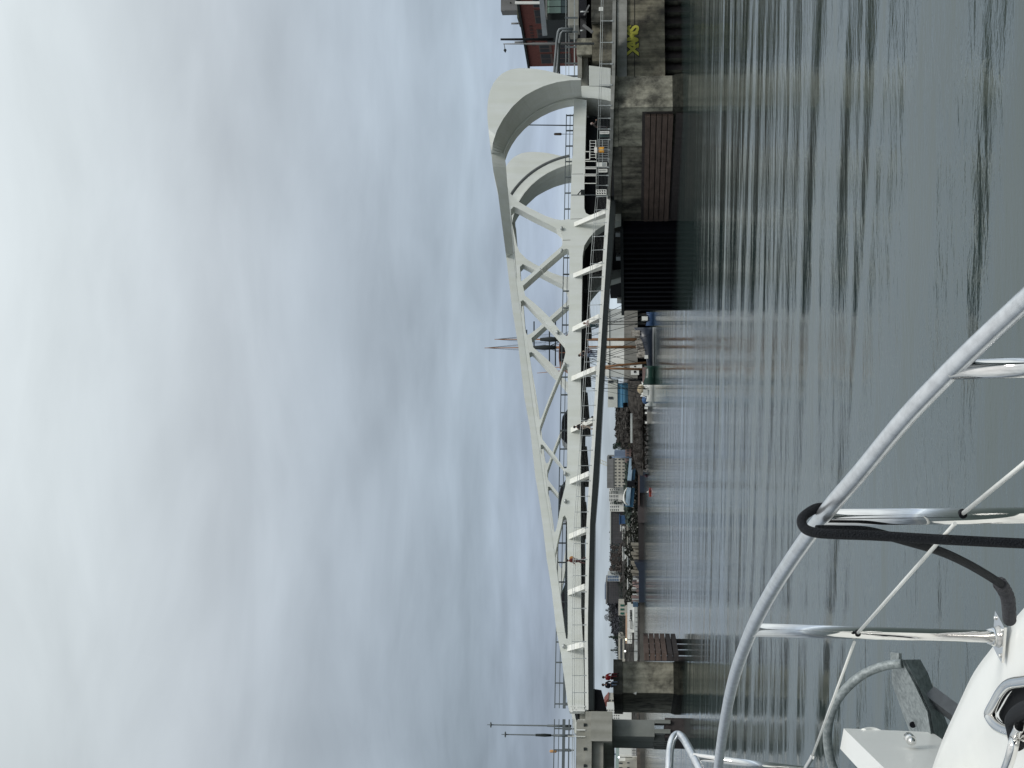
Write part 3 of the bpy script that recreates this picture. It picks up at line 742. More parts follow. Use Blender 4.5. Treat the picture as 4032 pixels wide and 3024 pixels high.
# ------------------------------------------------------------------ gates, signs and boards by the ring
gt = thing('access_gate', 'row of tall white-framed gate panels between the walkway and the ring pivot', 'gate', P(2390, 640, 133))
def fr(mb, x0, x1, y0, y1, D, t=.07):
    for a, b_ in (((x0, y0), (x1, y0)), ((x1, y0), (x1, y1)), ((x1, y1), (x0, y1)), ((x0, y1), (x0, y0))):
        mb.bar(P(a[0], a[1], D), P(b_[0], b_[1], D), t)
for x0, x1, y0, y1 in ((2300, 2322, 597, 628), (2302, 2350, 635, 658), (2302, 2350, 664, 686), (2299, 2348, 692, 722)):
    mb = MB(); fr(mb, x0, x1, y0, y1, 133.5); mb.build('gate_frame', WHITE2, gt)
mb = MB()
for i in range(7): mb.bar(P(2323, 554 + i * 11, 131.5), P(2348, 554 + i * 11, 131.5), .035)
mb.bar(P(2323, 552, 131.5), P(2323, 625, 131.5), .04); mb.bar(P(2346, 552, 131.5), P(2346, 625, 131.5), .06); mb.build('barred_panel', WHITE2, gt)
mb = MB()
for i in range(12): mb.bar(P(2356, 556 + i * 7, 131), P(2396, 556 + i * 7, 131), .03)
for x in (2358, 2372, 2395): mb.bar(P(x, 552, 131), P(x, 640, 131), .05)
mb.build('mesh_panel', GALV, gt)
def board(name, label, cat, x0, x1, y0, y1, D, m, marks=None, dep=.05):
    t = thing(name, label, cat, P(x1, (y0 + y1) / 2, D))
    a, b_ = P(x0, y1, D), P(x1, y0, D)
    mb = MB(); mb.box(a.x, b_.x, D - dep, D, b_.z, a.z); mb.build('panel', m, t)
    return t, a, b_
t, a, b_ = board('notice_sign', 'upright white sign with a column of dark characters, right of the orange box', 'sign', 2361, 2399, 516, 528, 126.5, PWHITE)
lettering('lettering', 'I I I I I I I I', .17, BLACKM, t, ((a.x + b_.x) / 2 , 126.44, (a.z + b_.z) / 2), (0, 0, -1), (1, 0, 0), .004, .006)
t, a, b_ = board('warning_sign', 'white sign with dark characters lowest on the gate, left of the white cabinet', 'sign', 2355, 2392, 665, 679, 130.5, PWHITE)
lettering('lettering', 'I I I I I I I', .18, BLACKM, t, ((a.x + b_.x) / 2, 130.44, (a.z + b_.z) / 2), (0, 0, -1), (1, 0, 0), .004, .006)
t, a, b_ = board('storage_box', 'small dark green slatted box beneath the upright white sign', 'box', 2362, 2398, 530, 541, 127, mat('dark_green', (.02, .05, .05), .6), dep=.3)
t, a, b_ = board('equipment_cabinet', 'white equipment cabinet standing behind the pier railing', 'cabinet', 2348, 2390, 642, 659, 131.5, PWHITE, dep=.5)
mb = MB(); mb.box(a.x + .03, b_.x - .03, 130.97, 130.995, b_.z + .1, b_.z + .45); mb.build('vent', GALV, t)
t, a, b_ = board('life_ring_box', 'bright orange safety box hung on the pier railing', 'safety box', 2357, 2378, 580, 601, 124.6, mat('safety_orange', (.75, .32, .02), .5), dep=.18)
mb = MB(); mb.box(a.x + .08, b_.x - .08, 124.38, 124.415, b_.z + .08, a.z - .08); mb.build('door', mat('safety_orange_pale', (.8, .45, .06), .5), t)
t, a, b_ = board('notice_sign', 'small plain white plate on the railing above the orange box', 'sign', 2340, 2353, 580, 602, 124.9, PWHITE)
t, a, b_ = board('notice_board', 'slanting white notice board full of dark symbols at the end of the walkway', 'sign', 2347, 2388, 746, 768, 130, PWHITE)
mb = MB(); rnd = random.Random(3)
for r in range(2):
    for i in range(4):
        cx = a.x + (b_.x - a.x) * (.28 + .44 * r); cz = b_.z + (a.z - b_.z) * (.15 + i * .23)
        mb.ball((cx, 129.945, cz), .07, 6, 4, (1, .2, 1)); mb.bar((cx, 129.945, cz), (cx + .08, 129.945, cz + .09), .035)
mb.build('symbols', BLACKM, t)
t, a, b_ = board('notice_sign', 'white square sign on the seawall railing near the right edge of the scene', 'sign', 2358, 2375, 28, 43, 116.9, PWHITE)
lettering('lettering', 'l l l', .16, GALV, t, ((a.x + b_.x) / 2, 116.84, (a.z + b_.z) / 2), (1, 0, 0), (0, 0, 1), .004)
# small traffic camera mast on the near chord
t = thing('signal_mast', 'thin grey mast with a dark box signal before the bottom chord', 'signal', Bp(2390, 768, -2.4))
mb = MB(); mb.tube([Bp(2390, 768, -2.4), Bp(2250, 768, -2.4)], .05, 6); mb.build('pole', RAILM, t)
mb = MB(); p, q = Bp(2287, 766, -2.5), Bp(2303, 749, -2.5); mb.box(min(p.x, q.x), max(p.x, q.x), p.y - .3, p.y, q.z, p.z); mb.build('signal_box', DSTEEL, t)
mb = MB(); mb.bar(Bp(2275, 766, -2.5), Bp(2287, 752, -2.5), .08); mb.build('arm', DSTEEL, t)

# ------------------------------------------------------------------ land right of the ring
rb = thing('approach_abutment', 'brown and grey concrete abutment carrying the roadway to the right of the ring arch', 'abutment', P(2405, 150, 142))
def pbx(mb, x0, x1, y0, y1, D, dep):
    a, b_ = P(x0, y1, D), P(x1, y0, D); mb.box(a.x, b_.x, D, D + dep, b_.z, a.z)
def pb(parent, nm, m, x0, x1, y0, y1, D, dep):
    mb = MB(); pbx(mb, x0, x1, y0, y1, D, dep); return mb.build(nm, m, parent)
pb(rb, 'retaining_wall', WALLM, 2332, 2440, 87, 240, 143, 12)
pb(rb, 'stepped_wall', OLDD, 2328, 2440, -320, 86, 142, 12)
pb(rb, 'road_girder', CONC, 2274, 2291, 215, 306, 144, 10)
pb(rb, 'road_girder', CONC, 2292, 2315, 205, 340, 145, 9)
pb(rb, 'pier_block', OLDC, 2270, 2331, 150, 215, 143.5, 9)
pb(rb, 'dark_void', BLACKM, 2292, 2440, 240, 420, 150, 4)  # solid black box painting the shade of the opening
pb(rb, 'side_wall', CONC, 2236, 2278, -320, 100, 148, 6)
pb(rb, 'glazed_kiosk', GLASSD, 2279, 2310, -320, 60, 147, 4)
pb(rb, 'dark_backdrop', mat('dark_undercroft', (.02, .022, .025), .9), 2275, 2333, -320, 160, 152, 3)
for y, x1 in ((46, 2318), (120, 2300)):
    mb = MB(); mb.tube([P(2285, y, 146), P(x1, y, 146)], .08, 6); mb.build('downpipe', GALV, rb)
mb = MB(); mb.bar(P(2296, 98, 142), P(2334, 128, 142), .25); mb.build('brace', GREYB, rb)
mb = MB(); mb.bar(P(2300, 60, 141.5), P(2320, 20, 141.5), .14); mb.build('brace', GREYB, rb)
mb = MB(); mb.prism([P(2319, 258, 140), P(2404, 268, 140), P(2404, 338, 140), P(2319, 338, 140)], (0, 3, 0)); mb.build('white_haunch', WHITE, bridge)
rw = rail_section(rb, 0, 24, 0, 0, nm='road_rail') if False else None
ry = thing('road_railing', 'dark two-bar road railing beyond the ring arch, in front of the brick building', 'railing', P(2275, 150, 145))
mb = MB()
for x, t_ in ((2228, .05), (2240, .05), (2262, .12)): mb.bar(P(x, -300, 145), P(x, 312, 147), t_ * 1.2, t_)
mb.build('rails', GALV, ry)
for y in (-260, -170, -90, -10, 70, 125, 185, 250, 300):
    mb = MB(); mb.bar(P(2224, y, 145.2), P(2275, y, 145.2), .16); mb.build('rail_post', RAILM, ry)
# street
mb = MB(); a = P(2285, 400, 148); mb.box(a.x, 110, 148, 330, a.z - .6, a.z); struct(mb.build('road', mat('asphalt', (.05, .05, .052), .95, var=.2, scale=2)))

# red brick warehouse
bz_top = P(2038, 0, 165).z
def brick_pt(y, z=None):      # facade runs back to the left
    a, b_ = P(2100, -420, 150), P(2089, 262, 192)
    d = ray(2100, y); dd = (b_ - a); nn = Vector((dd.y, -dd.x, 0))
    kk = (a - CAM).dot(nn) / d.dot(nn); return CAM + d * kk
a, b_ = brick_pt(-420), brick_pt(262); a.z = b_.z = 0
bd = (b_ - a).normalized(); bn = Vector((bd.y, -bd.x, 0))
if bn.y > 0: bn = -bn
zT = P(2089, 262, b_.y).z; zTn = P(2040, 0, brick_pt(0).y).z; zT = (zT + zTn) / 2
bk = thing('brick_building', 'dark red brick warehouse with rows of recessed windows at the right edge', 'building', (b_.x, b_.y, 5))
Lb = (b_ - a).length
BF = lambda s_, w_, z_: a + bd * s_ - bn * w_ + Vector((0, 0, z_))
def s_at(y): return (brick_pt(y) - a).dot(bd)
mb = MB(); mb.fbox(0, Lb, 0, 14, 4.5, zT, BF); mb.build('wall', BRICK, bk)
mb = MB(); mb.fbox(-.1, Lb + .25, -.3, 14.1, zT + .003, zT + .28, BF); mb.build('cornice', DSTEEL, bk)
for y0, y1 in ((-150, -95), (-75, -30), (-15, 28), (38, 92), (115, 150), (176, 205), (212, 250)):
    s0_, s1_ = sorted((s_at(y0), s_at(y1)))
    for z0, z1 in ((zT - 3.2, zT - 1.6), (zT - 5.6, zT - 3.9), (zT - 8.2, zT - 6.4)):
        f = MB(); f.fbox(s0_, s1_, -.06, .02, z0, z1, BF); fo = f.build('window', mat('window_reveal', (.11, .08, .07), .8), bk)
        for j in range(2):
            wq = (s1_ - s0_) / 2; g = MB(); g.fbox(s0_ + wq * j + .12, s0_ + wq * (j + 1) - .12, -.075, -.062, z0 + .3, z1 - .1, BF); g.build('pane', GLASSD, fo)
mb = MB()
for i in range(7): mb.fbox(s_at(100) + i * .9, s_at(100) + i * .9 + .55, -.05, .01, zT - 1.15, zT - .75, BF)
mb.build('brick_corbel', mat('dark_brick', (.07, .03, .028), .9), bk)
for y in (75, 150): 
    mb = MB(); q = brick_pt(y); q.z = zT + .3; mb.tube([q + Vector((0, 2, 0)), q + Vector((0, 2, 1.2))], .12, 6); mb.build('roof_vent', GREYB, bk)
gs = thing('glazed_building', 'glass-fronted bay with green tinted panels under a sloping canopy at the right edge', 'building', P(2270, 0, 150))
pb(gs, 'wall', DSTEEL, 2135, 2275, -330, 80, 153, 10)
for i in range(5):
    y0 = 52 - i * 27
    g = MB(); pbx(g, 2155, 2208, y0 - 25, y0, 152.9, .05); g.build('window', GLASSG, gs); g = MB(); pbx(g, 2210, 2233, y0 - 25, y0, 152.9, .05); g.build('window', mat('dark_green_glass', (.05, .08, .08), .2), gs)
mb = MB(); mb.bar(P(2129, -40, 149), P(2146, 138, 151), .7, .5); mb.build('canopy_beam', mat('canopy_grey', (.2, .22, .24), .5), gs)
mb = MB(); pbx(mb, 2148, 2153, -330, 66, 151.5, 1.2); mb.build('eave', GREYB, gs)
mb = MB(); mb.bar(P(2028, 11, 148), P(2125, 11, 148), .25); tag(mb.build('flagpole', PWHITE), 'thick white post in front of the red brick wall at the right edge', 'post')
tw = thing('concrete_tower', 'plain grey concrete tower rising behind the red brick warehouse', 'building', P(2120, -20, 235))
pb(tw, 'wall', GREYB, 1972, 2120, -340, 42, 235, 3)
mb = MB(); pbx(mb, 2008, 2012, 8, 13, 234.9, .1); mb.build('vent', DSTEEL, tw)
mb = MB(); pbx(mb, 2036, 2050, -100, 70, 190, 5); tag(mb.build('roof_garden', mat('roof_scrub', (.06, .065, .045), 1, var=.5, scale=3)), 'low band of scrubby rooftop planting on the red brick warehouse', 'planting')
for y, x0, x1, D, m_, lb, r0 in ((155, 1971, 2180, 151, BLACKM, 'thick black pole rising in front of the red brick warehouse', .16),):
    p0, p1 = P(x1, y, D), P(x0, y, D); t = thing('lamp_pole', lb, 'pole', p0)
    mb = MB(); mb.tube([p0, p1], r0, 8, r2=.11); mb.build('pole', m_, t)
p0, p1 = P(2340, 172, 141), P(1982, 173, 141)
t = thing('street_lamp', 'tall grey street lamp with a small hanging lantern, in front of the brick warehouse', 'street lamp', p0)
mb = MB(); mb.tube([p0, p0.lerp(p1, .65), p0.lerp(p1, .78), p1], [.13, .12, .07, .05], 8); mb.build('pole', GREYB, t)
mb = MB(); q1, q2 = P(1985, 174, 141), P(1988, 192, 141); mb.tube([q1, q2], .04, 6); mb.build('arm', GREYB, t)
q3 = P(1990, 207, 141); mb = MB(); mb.tube([q2, q2.lerp(q3, .35), q3], [.06, .16, .03], 8); mb.build('lamp_head', DSTEEL, t)
# footbridge hoop frame: bent steel tubes with cross posts
fbm = thing('footbridge_frame', 'bent grey tubular steel frame of a footbridge beside the ring arch', 'frame', P(2270, 200, 139))
for dx, dd in ((0, 0), (11, .9)):
    pts = [P(2256 - dx * .2, 114 + dx, 139 + dd), P(2212 + dx * .3, 113 + dx, 139 + dd), P(2203 + dx, 116 + dx, 139 + dd), P(2198 + dx, 126 + dx * .6, 139 + dd), P(2193 + dx, 160, 139.3 + dd), P(2188 + dx, 220, 139.7 + dd), P(2182 + dx, 288, 140 + dd), P(2181 + dx, 300, 140 + dd)]
    mb = MB(); mb.tube(pts, .13, 8); mb.build('hoop_tube', mat('hoop_grey', (.15, .165, .17), .45), fbm)
mb = MB(); mb.prism([P(2204, 170, 140), P(2206, 296, 140.5), P(2199, 296, 140.5), P(2198, 170, 140)], (0, .1, 0)); mb.build('glass_edge', DSTEEL, fbm)

# ------------------------------------------------------------------ vehicles on the bridge
def car(name, label, s, w, L, Hh, body, kind='car'):
    t = thing(name, label, kind, BW(s, w, ROAD)); F_ = lambda a, b_, c: BW(s + a, w + b_, ROAD + c)
    h = L / 2; wd = .9
    prof = [(-h, .35), (-h, .85), (-h + .15, .98), (-h * .62, 1.05), (-h * .38, Hh - .04), (-h * .2, Hh), (h * .3, Hh), (h * .55, Hh - .08), (h * .85, 1.12), (h, 1.0), (h, .35)]
    mb = MB(); mb.prism([F_(a, -wd, c) for a, c in prof], N * wd * 2); mb.build('body', body, t)
    mb = MB(); mb.prism([F_(a, -wd - .01, c) for a, c in ((-h * .56, 1.06), (-h * .36, Hh - .1), (-h * .02, Hh - .07), (-h * .02, 1.06))], N * (wd * 2 + .02)); mb.build('window', GLASSD, t)
    mb = MB(); mb.prism([F_(a, -wd - .01, c) for a, c in ((h * .03, 1.06), (h * .03, Hh - .07), (h * .5, Hh - .14), (h * .72, 1.1))], N * (wd * 2 + .02)); mb.build('window', GLASSD, t)
    for a in (-h * .6, h * .62):
        for b_ in (-wd, wd):
            wh = MB(); c = F_(a, b_, .33); wh.tube([c - N * .1, c + N * .1], .33, 14, smooth=False); wo = wh.build('wheel', BLACKM, t)
            wh = MB(); wh.tube([c - N * .12, c + N * .12], .18, 10, smooth=False); wh.build('rim', GALV, wo)
    return t
sc1 = Bsz(2230, 1404, 4)[0]; car('pickup_truck', 'orange-brown vehicle with dark windows crossing behind the near truss', sc1, 4, 4.6, 2.0, mat('burnt_orange_paint', (.28, .11, .06), .4, var=.15, scale=3), 'truck')
sc2 = Bsz(2215, 1705, 4)[0]; car('parked_car', 'dark grey car, its rounded roof showing above the rail in the middle of the bridge', sc2, 4, 4.6, 1.62, mat('dark_grey_car_paint', (.05, .055, .06), .25, var=.05), 'car')
sc3 = Bsz(2215, 1990, 4)[0]; car('parked_car', 'black car showing through the narrow truss opening towards the left end', sc3, 4, 5.0, 1.7, mat('black_car_paint', (.025, .03, .03), .25, var=.05), 'car')
sc4 = Bsz(2225, 2410, 4)[0]; car('parked_car', 'dark green car half hidden in the leftmost truss opening', sc4, 4, 4.8, 1.5, mat('dark_green_car_paint', (.02, .035, .028), .3, var=.05), 'car')

# ------------------------------------------------------------------ people
def skin_obj(name, nodes, edges, m, parent, xf, sub=1):
    keys = list(nodes); o0 = parent_origin(parent)
    me = bpy.data.meshes.new(name)
    me.from_pydata([tuple(xf(nodes[k_][0]) - o0) for k_ in keys], [(keys.index(a), keys.index(b_)) for a, b_ in edges], [])
    me.materials.append(m)
    o = bpy.data.objects.new(name, me); COL.objects.link(o); o.parent = parent; o['_org'] = list(o0)
    md = o.modifiers.new('skin', 'SKIN'); md.use_smooth_shade = True
    sk = me.skin_vertices[0].data
    for i, k_ in enumerate(keys):
        r = nodes[k_][1]; sk[i].radius = (r, r) if not isinstance(r, tuple) else r
        sk[i].use_root = (i == 0)
    sb = o.modifiers.new('sub', 'SUBSURF'); sb.levels = sub; sb.render_levels = sub
    return o
def person(label, base, yaw, top, legs, hair, pose='stand', Hs=1.0, hood=None, bag=None, group=None, shoes=None):
    c, s_ = math.cos(yaw), math.sin(yaw)
    base = Vector(base)
    xf = lambda p: base + Vector((p[0] * c - p[1] * s_, p[0] * s_ + p[1] * c, p[2])) * Hs
    t = thing('person', label, 'person', base, group)
    J = dict(pel=(0, 0, .93), wai=(0, 0, 1.07), che=(0, .0, 1.3), nek=(0, 0, 1.46), jaw=(0, .035, 1.53), hea=(0, .01, 1.62), crn=(0, 0, 1.70),
             nos=(0, .125, 1.6), shL=(-.18, 0, 1.41), elL=(-.25, .02, 1.14), wrL=(-.25, .1, .9), haL=(-.25, .13, .84),
             shR=(.18, 0, 1.41), elR=(.25, .02, 1.14), wrR=(.25, .1, .9), haR=(.25, .13, .84),
             hiL=(-.09, 0, .89), knL=(-.1, .03, .5), anL=(-.1, -.02, .09), toL=(-.11, .16, .03),
             hiR=(.09, 0, .89), knR=(.1, .03, .5), anR=(.1, -.02, .09), toR=(.11, .16, .03))
    if pose == 'walk':
        J.update(knL=(-.09, .17, .52), anL=(-.09, .25, .1), toL=(-.09, .42, .05), knR=(.09, -.05, .5), anR=(.09, -.32, .15), toR=(.09, -.2, .04), elL=(-.25, -.1, 1.15), wrL=(-.22, -.05, .93), haL=(-.21, -.02, .87), elR=(.25, .08, 1.15), wrR=(.2, .26, 1.0), haR=(.19, .31, .96))
    if pose == 'lean':
        J.update(wai=(0, .06, 1.05), che=(0, .22, 1.22), nek=(0, .3, 1.36), jaw=(0, .36, 1.4), hea=(0, .36, 1.49), crn=(0, .36, 1.57), nos=(0, .48, 1.46), shL=(-.18, .25, 1.32), shR=(.18, .25, 1.32),
                 elL=(-.24, .42, 1.14), elR=(.24, .42, 1.14), wrL=(-.1, .6, 1.12), wrR=(.1, .6, 1.12), haL=(-.04, .66, 1.12), haR=(.04, .66, 1.12))
    if pose == 'phone':
        J.update(elR=(.24, .25, 1.3), wrR=(.1, .36, 1.5), haR=(.06, .38, 1.56), elL=(-.24, .22, 1.24), wrL=(-.08, .36, 1.46), haL=(-.04, .38, 1.52))
    if pose == 'sit':
        dz = -.86
        for k_ in list(J):
            if k_[:2] not in ('kn', 'an', 'to', 'hi'): J[k_] = (J[k_][0], J[k_][1] * 1 + .0, J[k_][2] + dz + .02)
        J.update(wai=(0, -.02, .22), che=(0, .03, .45), hiL=(-.1, .04, .07), hiR=(.1, .04, .07), knL=(-.12, .44, .08), knR=(.12, .44, .1), anL=(-.12, .42, -.36), anR=(.13, .5, -.33), toL=(-.12, .58, -.44), toR=(.13, .66, -.4),
                 elL=(-.26, .1, .34), wrL=(-.18, .32, .2), haL=(-.14, .38, .17), elR=(.26, .1, .34), wrR=(.18, .32, .22), haR=(.13, .38, .2))
    R0 = dict(pel=.12, wai=.115, che=.13, nek=.05, jaw=.06, hea=.092, crn=.055, nos=.012, shL=.06, shR=.06, elL=.04, elR=.04, wrL=.026, wrR=.026, haL=.032, haR=.032,
              hiL=.085, hiR=.085, knL=.055, knR=.055, anL=.038, anR=.038, toL=.03, toR=.03)
    E = [('pel', 'wai'), ('wai', 'che'), ('che', 'nek'), ('nek', 'jaw'), ('jaw', 'hea'), ('hea', 'crn'), ('hea', 'nos'), ('che', 'shL'), ('shL', 'elL'), ('elL', 'wrL'), ('wrL', 'haL'),
         ('che', 'shR'), ('shR', 'elR'), ('elR', 'wrR'), ('wrR', 'haR'), ('pel', 'hiL'), ('hiL', 'knL'), ('knL', 'anL'), ('anL', 'toL'), ('pel', 'hiR'), ('hiR', 'knR'), ('knR', 'anR'), ('anR', 'toR')]
    nd = {k_: (J[k_], R0[k_] * Hs) for k_ in J}
    for sd_ in 'LR':     # five fingers on each hand
        w_, h_ = Vector(J['wr' + sd_]), Vector(J['ha' + sd_]); d = (h_ - w_).normalized(); sdv = d.cross(Vector((0, 1, .3))).normalized()
        for i in range(5):
            off = (i - 1.5) * .018; ln = (.075, .085, .08, .065, .05)[i]
            if i == 4: tip = h_ + sdv * .06 + d * .02
            else: tip = h_ + sdv * off + d * ln
            kx = 'f%s%d' % (sd_, i); nd[kx] = (tuple(tip), .009 * Hs); E.append(('ha' + sd_, kx))
    skin_obj('body', nd, E, SKIN, t, xf)
    def cloth(nm, ks, add, m):
        n2 = {k_: (J[k_], (R0[k_] + add) * Hs) for k_ in ks}
        e2 = [e for e in E if e[0] in ks and e[1] in ks]
        return skin_obj(nm, n2, e2, m, t, xf)
    cloth('jacket', ['che', 'wai', 'pel', 'nek', 'shL', 'elL', 'wrL', 'shR', 'elR', 'wrR'], .028, top)
    cloth('trousers', ['pel', 'hiL', 'knL', 'anL', 'hiR', 'knR', 'anR'], .018, legs)
    for sd_ in 'LR':
        a, b_ = xf(J['an' + sd_]), xf(J['to' + sd_]); mb = MB(); mb.tube([a + Vector((0, 0, -.02)), a.lerp(b_, .4), b_], [.05, .055, .04], 6); mb.build('shoe', shoes or BLACKM, t)
    h = xf((J['hea'][0], J['hea'][1] - .025, J['hea'][2] + .035)); mb = MB(); mb.ball(h, .118 * Hs, 10, 7, (1, 1, 1.02)); mb.build('hood' if hood else 'hair', hood or hair, t)
    for ex in (-.035, .035):
        mb = MB(); mb.ball(xf((J['hea'][0] + ex, J['hea'][1] + .088, J['hea'][2] - .01)), .012 * Hs, 6, 4); mb.build('eye', BLACKM, t)
    if bag: mb = MB(); q = xf((J['che'][0], J['che'][1] - .2, J['che'][2] - .05)); mb.ball(q, .2 * Hs, 8, 6, (.9, .7, 1.1)); mb.build('backpack', bag, t)
    return t
def onwalk(y, w=-1.9):
    s = Bsz(2340, y, w)[0]; return BW(s, w, zt(s) - .05)
cl = lambda nm, c: mat(nm, c, .85, var=.2, scale=12)
back = math.pi + ANG      # facing us
person('adult in a dark jacket raising a phone at the walkway railing', onwalk(1399), back, cl('charcoal_cloth', (.02, .02, .025)), cl('blue_jeans', (.1, .13, .19)), HAIRM, 'phone')
person('shorter person in dark clothes and pale hat beside the one with the phone', onwalk(1385, -1.5), back - .5, cl('plum_cloth', (.03, .02, .035)), cl('navy_cloth', (.02, .025, .05)), HAIRM, 'stand', .8, hood=cl('beige_knit', (.4, .35, .27)))
person('person in a pale pink top and teal trousers bending over the railing', onwalk(1283), back + .4, cl('pale_pink_cloth', (.5, .4, .37)), cl('teal_cloth', (.012, .05, .06)), cl('light_hair', (.25, .2, .16)), 'lean', .92)
person('person in a black jacket and beige trousers walking past the middle of the walkway', onwalk(1681), ANG - math.pi / 2 + .3, cl('black_jacket', (.02, .018, .018)), cl('beige_trousers', (.35, .29, .24)), HAIRM, 'walk')
person('person in a long dark red coat with orange bag, left half of the walkway', onwalk(2208, -1.3), ANG + math.pi / 2, cl('dark_red_coat', (.12, .018, .015)), cl('maroon_cloth', (.06, .015, .015)), HAIRM, 'walk', bag=cl('orange_bag', (.35, .17, .05)))
q = P(2394, 500, 129.5)
person('grey-haired person leaning forward over the pier railing under the ring arch', q, back + 1.1, cl('dark_brown_cloth', (.03, .022, .02)), cl('grey_cloth', (.05, .05, .055)), cl('grey_hair', (.3, .24, .22)), 'lean', .95)
# walkway stroller beside the walking person
q = onwalk(1662); t = thing('pushchair', 'folded grey pushchair by the walking person in beige trousers', 'pushchair', q)
mb = MB(); mb.bar(q + Vector((0, 0, .25)), q + T * .35 + Vector((0, 0, .9)), .07); mb.bar(q + T * .4 + Vector((0, 0, .25)), q + T * .05 + Vector((0, 0, .8)), .07); mb.build('frame', GALV, t)
mb = MB(); mb.ball(q + T * .2 + Vector((0, 0, .62)), .2, 8, 6); mb.build('seat', BLACKM, t)
for e in (0, .42):
    mb = MB(); c = q + T * e + Vector((0, 0, .13)); mb.tube([c - N * .04, c + N * .04], .13, 12, smooth=False); mb.build('wheel', BLACKM, t)
# the two sitters on the old pier, legs over the edge
zc = ztp
pA = LP(1.25, .12, zc); pB = LP(.62, .1, zc)
person('person in a red jacket sitting on the cap of the old left pier', pA, back + .25, cl('red_jacket', (.33, .012, .02)), cl('dark_red_trousers', (.14, .02, .025)), HAIRM, 'sit', 1.0, hood=cl('black_hood', (.01, .01, .012)))
person('person in black jacket and blue jeans sitting on the left pier cap', pB, back + .1, cl('black_puffer', (.012, .014, .022)), cl('light_jeans', (.14, .18, .25)), HAIRM, 'sit', 1.03, shoes=cl('dark_trainers', (.03, .03, .035)))
# ------------------------------------------------------------------ the far shore
def land(name, pts, z, m):      # pts: (x,y) outline at height z with skirt
    mb = MB(); mb.prism([Vector((x, y, z)) for x, y in pts], (0, 0, -z - 1.5)); o = mb.build(name, m); return struct(o)
BANK = mat('brown_bank', (.022, .02, .018), 1, var=.6, scale=.7, bump=1.0, col2=(.07, .064, .058), spec=.05)
QUAY = mat('quay_concrete', (.25, .24, .22), .9, var=.3, scale=.2, streak=.3)
land('shore', [(-330, 524), (-62, 524), (-62, 560), (400, 560), (400, 1500), (-900, 1500), (-900, 524)], 1.3, mat('shore_ground', (.09, .085, .075), 1, var=.4, scale=.1))
land('near_shore', [(-22, 440), (-12, 404), (10, 392), (60, 382), (400, 345), (400, 560), (-26, 560)], 1.0, BANK)
# hills
def hill(name, ctrl, D0, D1, m):       # ctrl: (y pixel, x pixel of crest)
    mb = MB(); n = 60; rows = [[], [], []]; ys = [c[0] for c in ctrl]
    for i in range(n + 1):
        y = ys[0] + (ys[-1] - ys[0]) * i / n
        for (a, xa), (b_, xb) in zip(ctrl, ctrl[1:]):
            if a <= y <= b_: x = xa + (xb - xa) * (y - a) / (b_ - a)
        p = P(x, y, (D0 + D1) / 2)
        rows[0].append(Vector((P(2500, y, D0).x, D0, 1.2))); rows[1].append(p); rows[2].append(Vector((P(2500, y, D1).x, D1, 1.2)))
    mb.loft(rows, smooth=False); return struct(mb.build(name, m))
hill('hill', [(1200, 2470), (1600, 2450), (1800, 2448), (2100, 2446), (2250, 2440), (2400, 2440), (2520, 2455), (2650, 2472), (3100, 2475)], 760, 980, mat('far_hillside', (.06, .06, .06), 1, var=.4, scale=.05))
hill('embankment', [(1485, 2471), (1600, 2473), (1640, 2491), (1800, 2493), (1872, 2514)], 396, 420, BANK)
mb = MB(); mb.prism([Vector((-130, 524.5, 1.301)), Vector((-26, 524.5, 1.301)), Vector((-26, 605, 8.4)), Vector((-130, 605, 8.4))], (0, 0, -.5)); struct(mb.build('yard', mat('dark_yard_ground', (.03, .029, .027), 1, var=.6, scale=.4, col2=(.1, .095, .088), thr=(.45, .7), spec=.05)))
mb = MB(); mb.prism([Vector((-64, 523.5, 1.9)), Vector((-26, 523.5, 1.9)), Vector((-26, 523.5, -1)), Vector((-64, 523.5, -1))], (0, .6, 0)); struct(mb.build('quay_edge', mat('dark_quay_edge', (.03, .026, .026), .9)))

def fbuild(name, label, cat, x0, x1, y0, y1, D, dep, m, win=None, roof=None, group=None, zb=1.0, wm=None):
    a, b_ = P(x0, y1, D), P(x1, y0, D); t = thing(name, label, cat, ((a.x + b_.x) / 2, D, b_.z if zb == 'f' else zb), group)
    mb = MB(); mb.box(a.x, b_.x, D, D + dep, b_.z if zb == 'f' else min(zb, b_.z), a.z); mb.build('wall', m, t)
    if win:
        nx, nz, fw_, fh = win; bw, bh = (b_.x - a.x) / nx, (a.z - b_.z) / nz; first = None
        for i in range(nx):
            for j in range(nz):
                cx, cz = a.x + bw * (i + .5), b_.z + bh * (j + .5)
                mb = MB(); mb.box(cx - bw * fw_ / 2, cx + bw * fw_ / 2, D - .12, D - .01, cz - bh * fh / 2, cz + bh * fh / 2); mb.build('window', wm or WINM, t)
    if roof:
        mb = MB()
        if roof[0] == 'gable':
            mz = a.z + roof[1]; mx_ = (a.x + b_.x) / 2
            mb.prism([Vector((a.x - .4, D - .3, a.z)), Vector((b_.x + .4, D - .3, a.z)), Vector((mx_, D - .3, mz))], (0, dep + .6, 0))
        else: mb.box(a.x - .4, b_.x + .4, D - .4, D + dep + .4, a.z + .003, a.z + roof[1])
        mb.build('roof', roof[2], t)
    return t
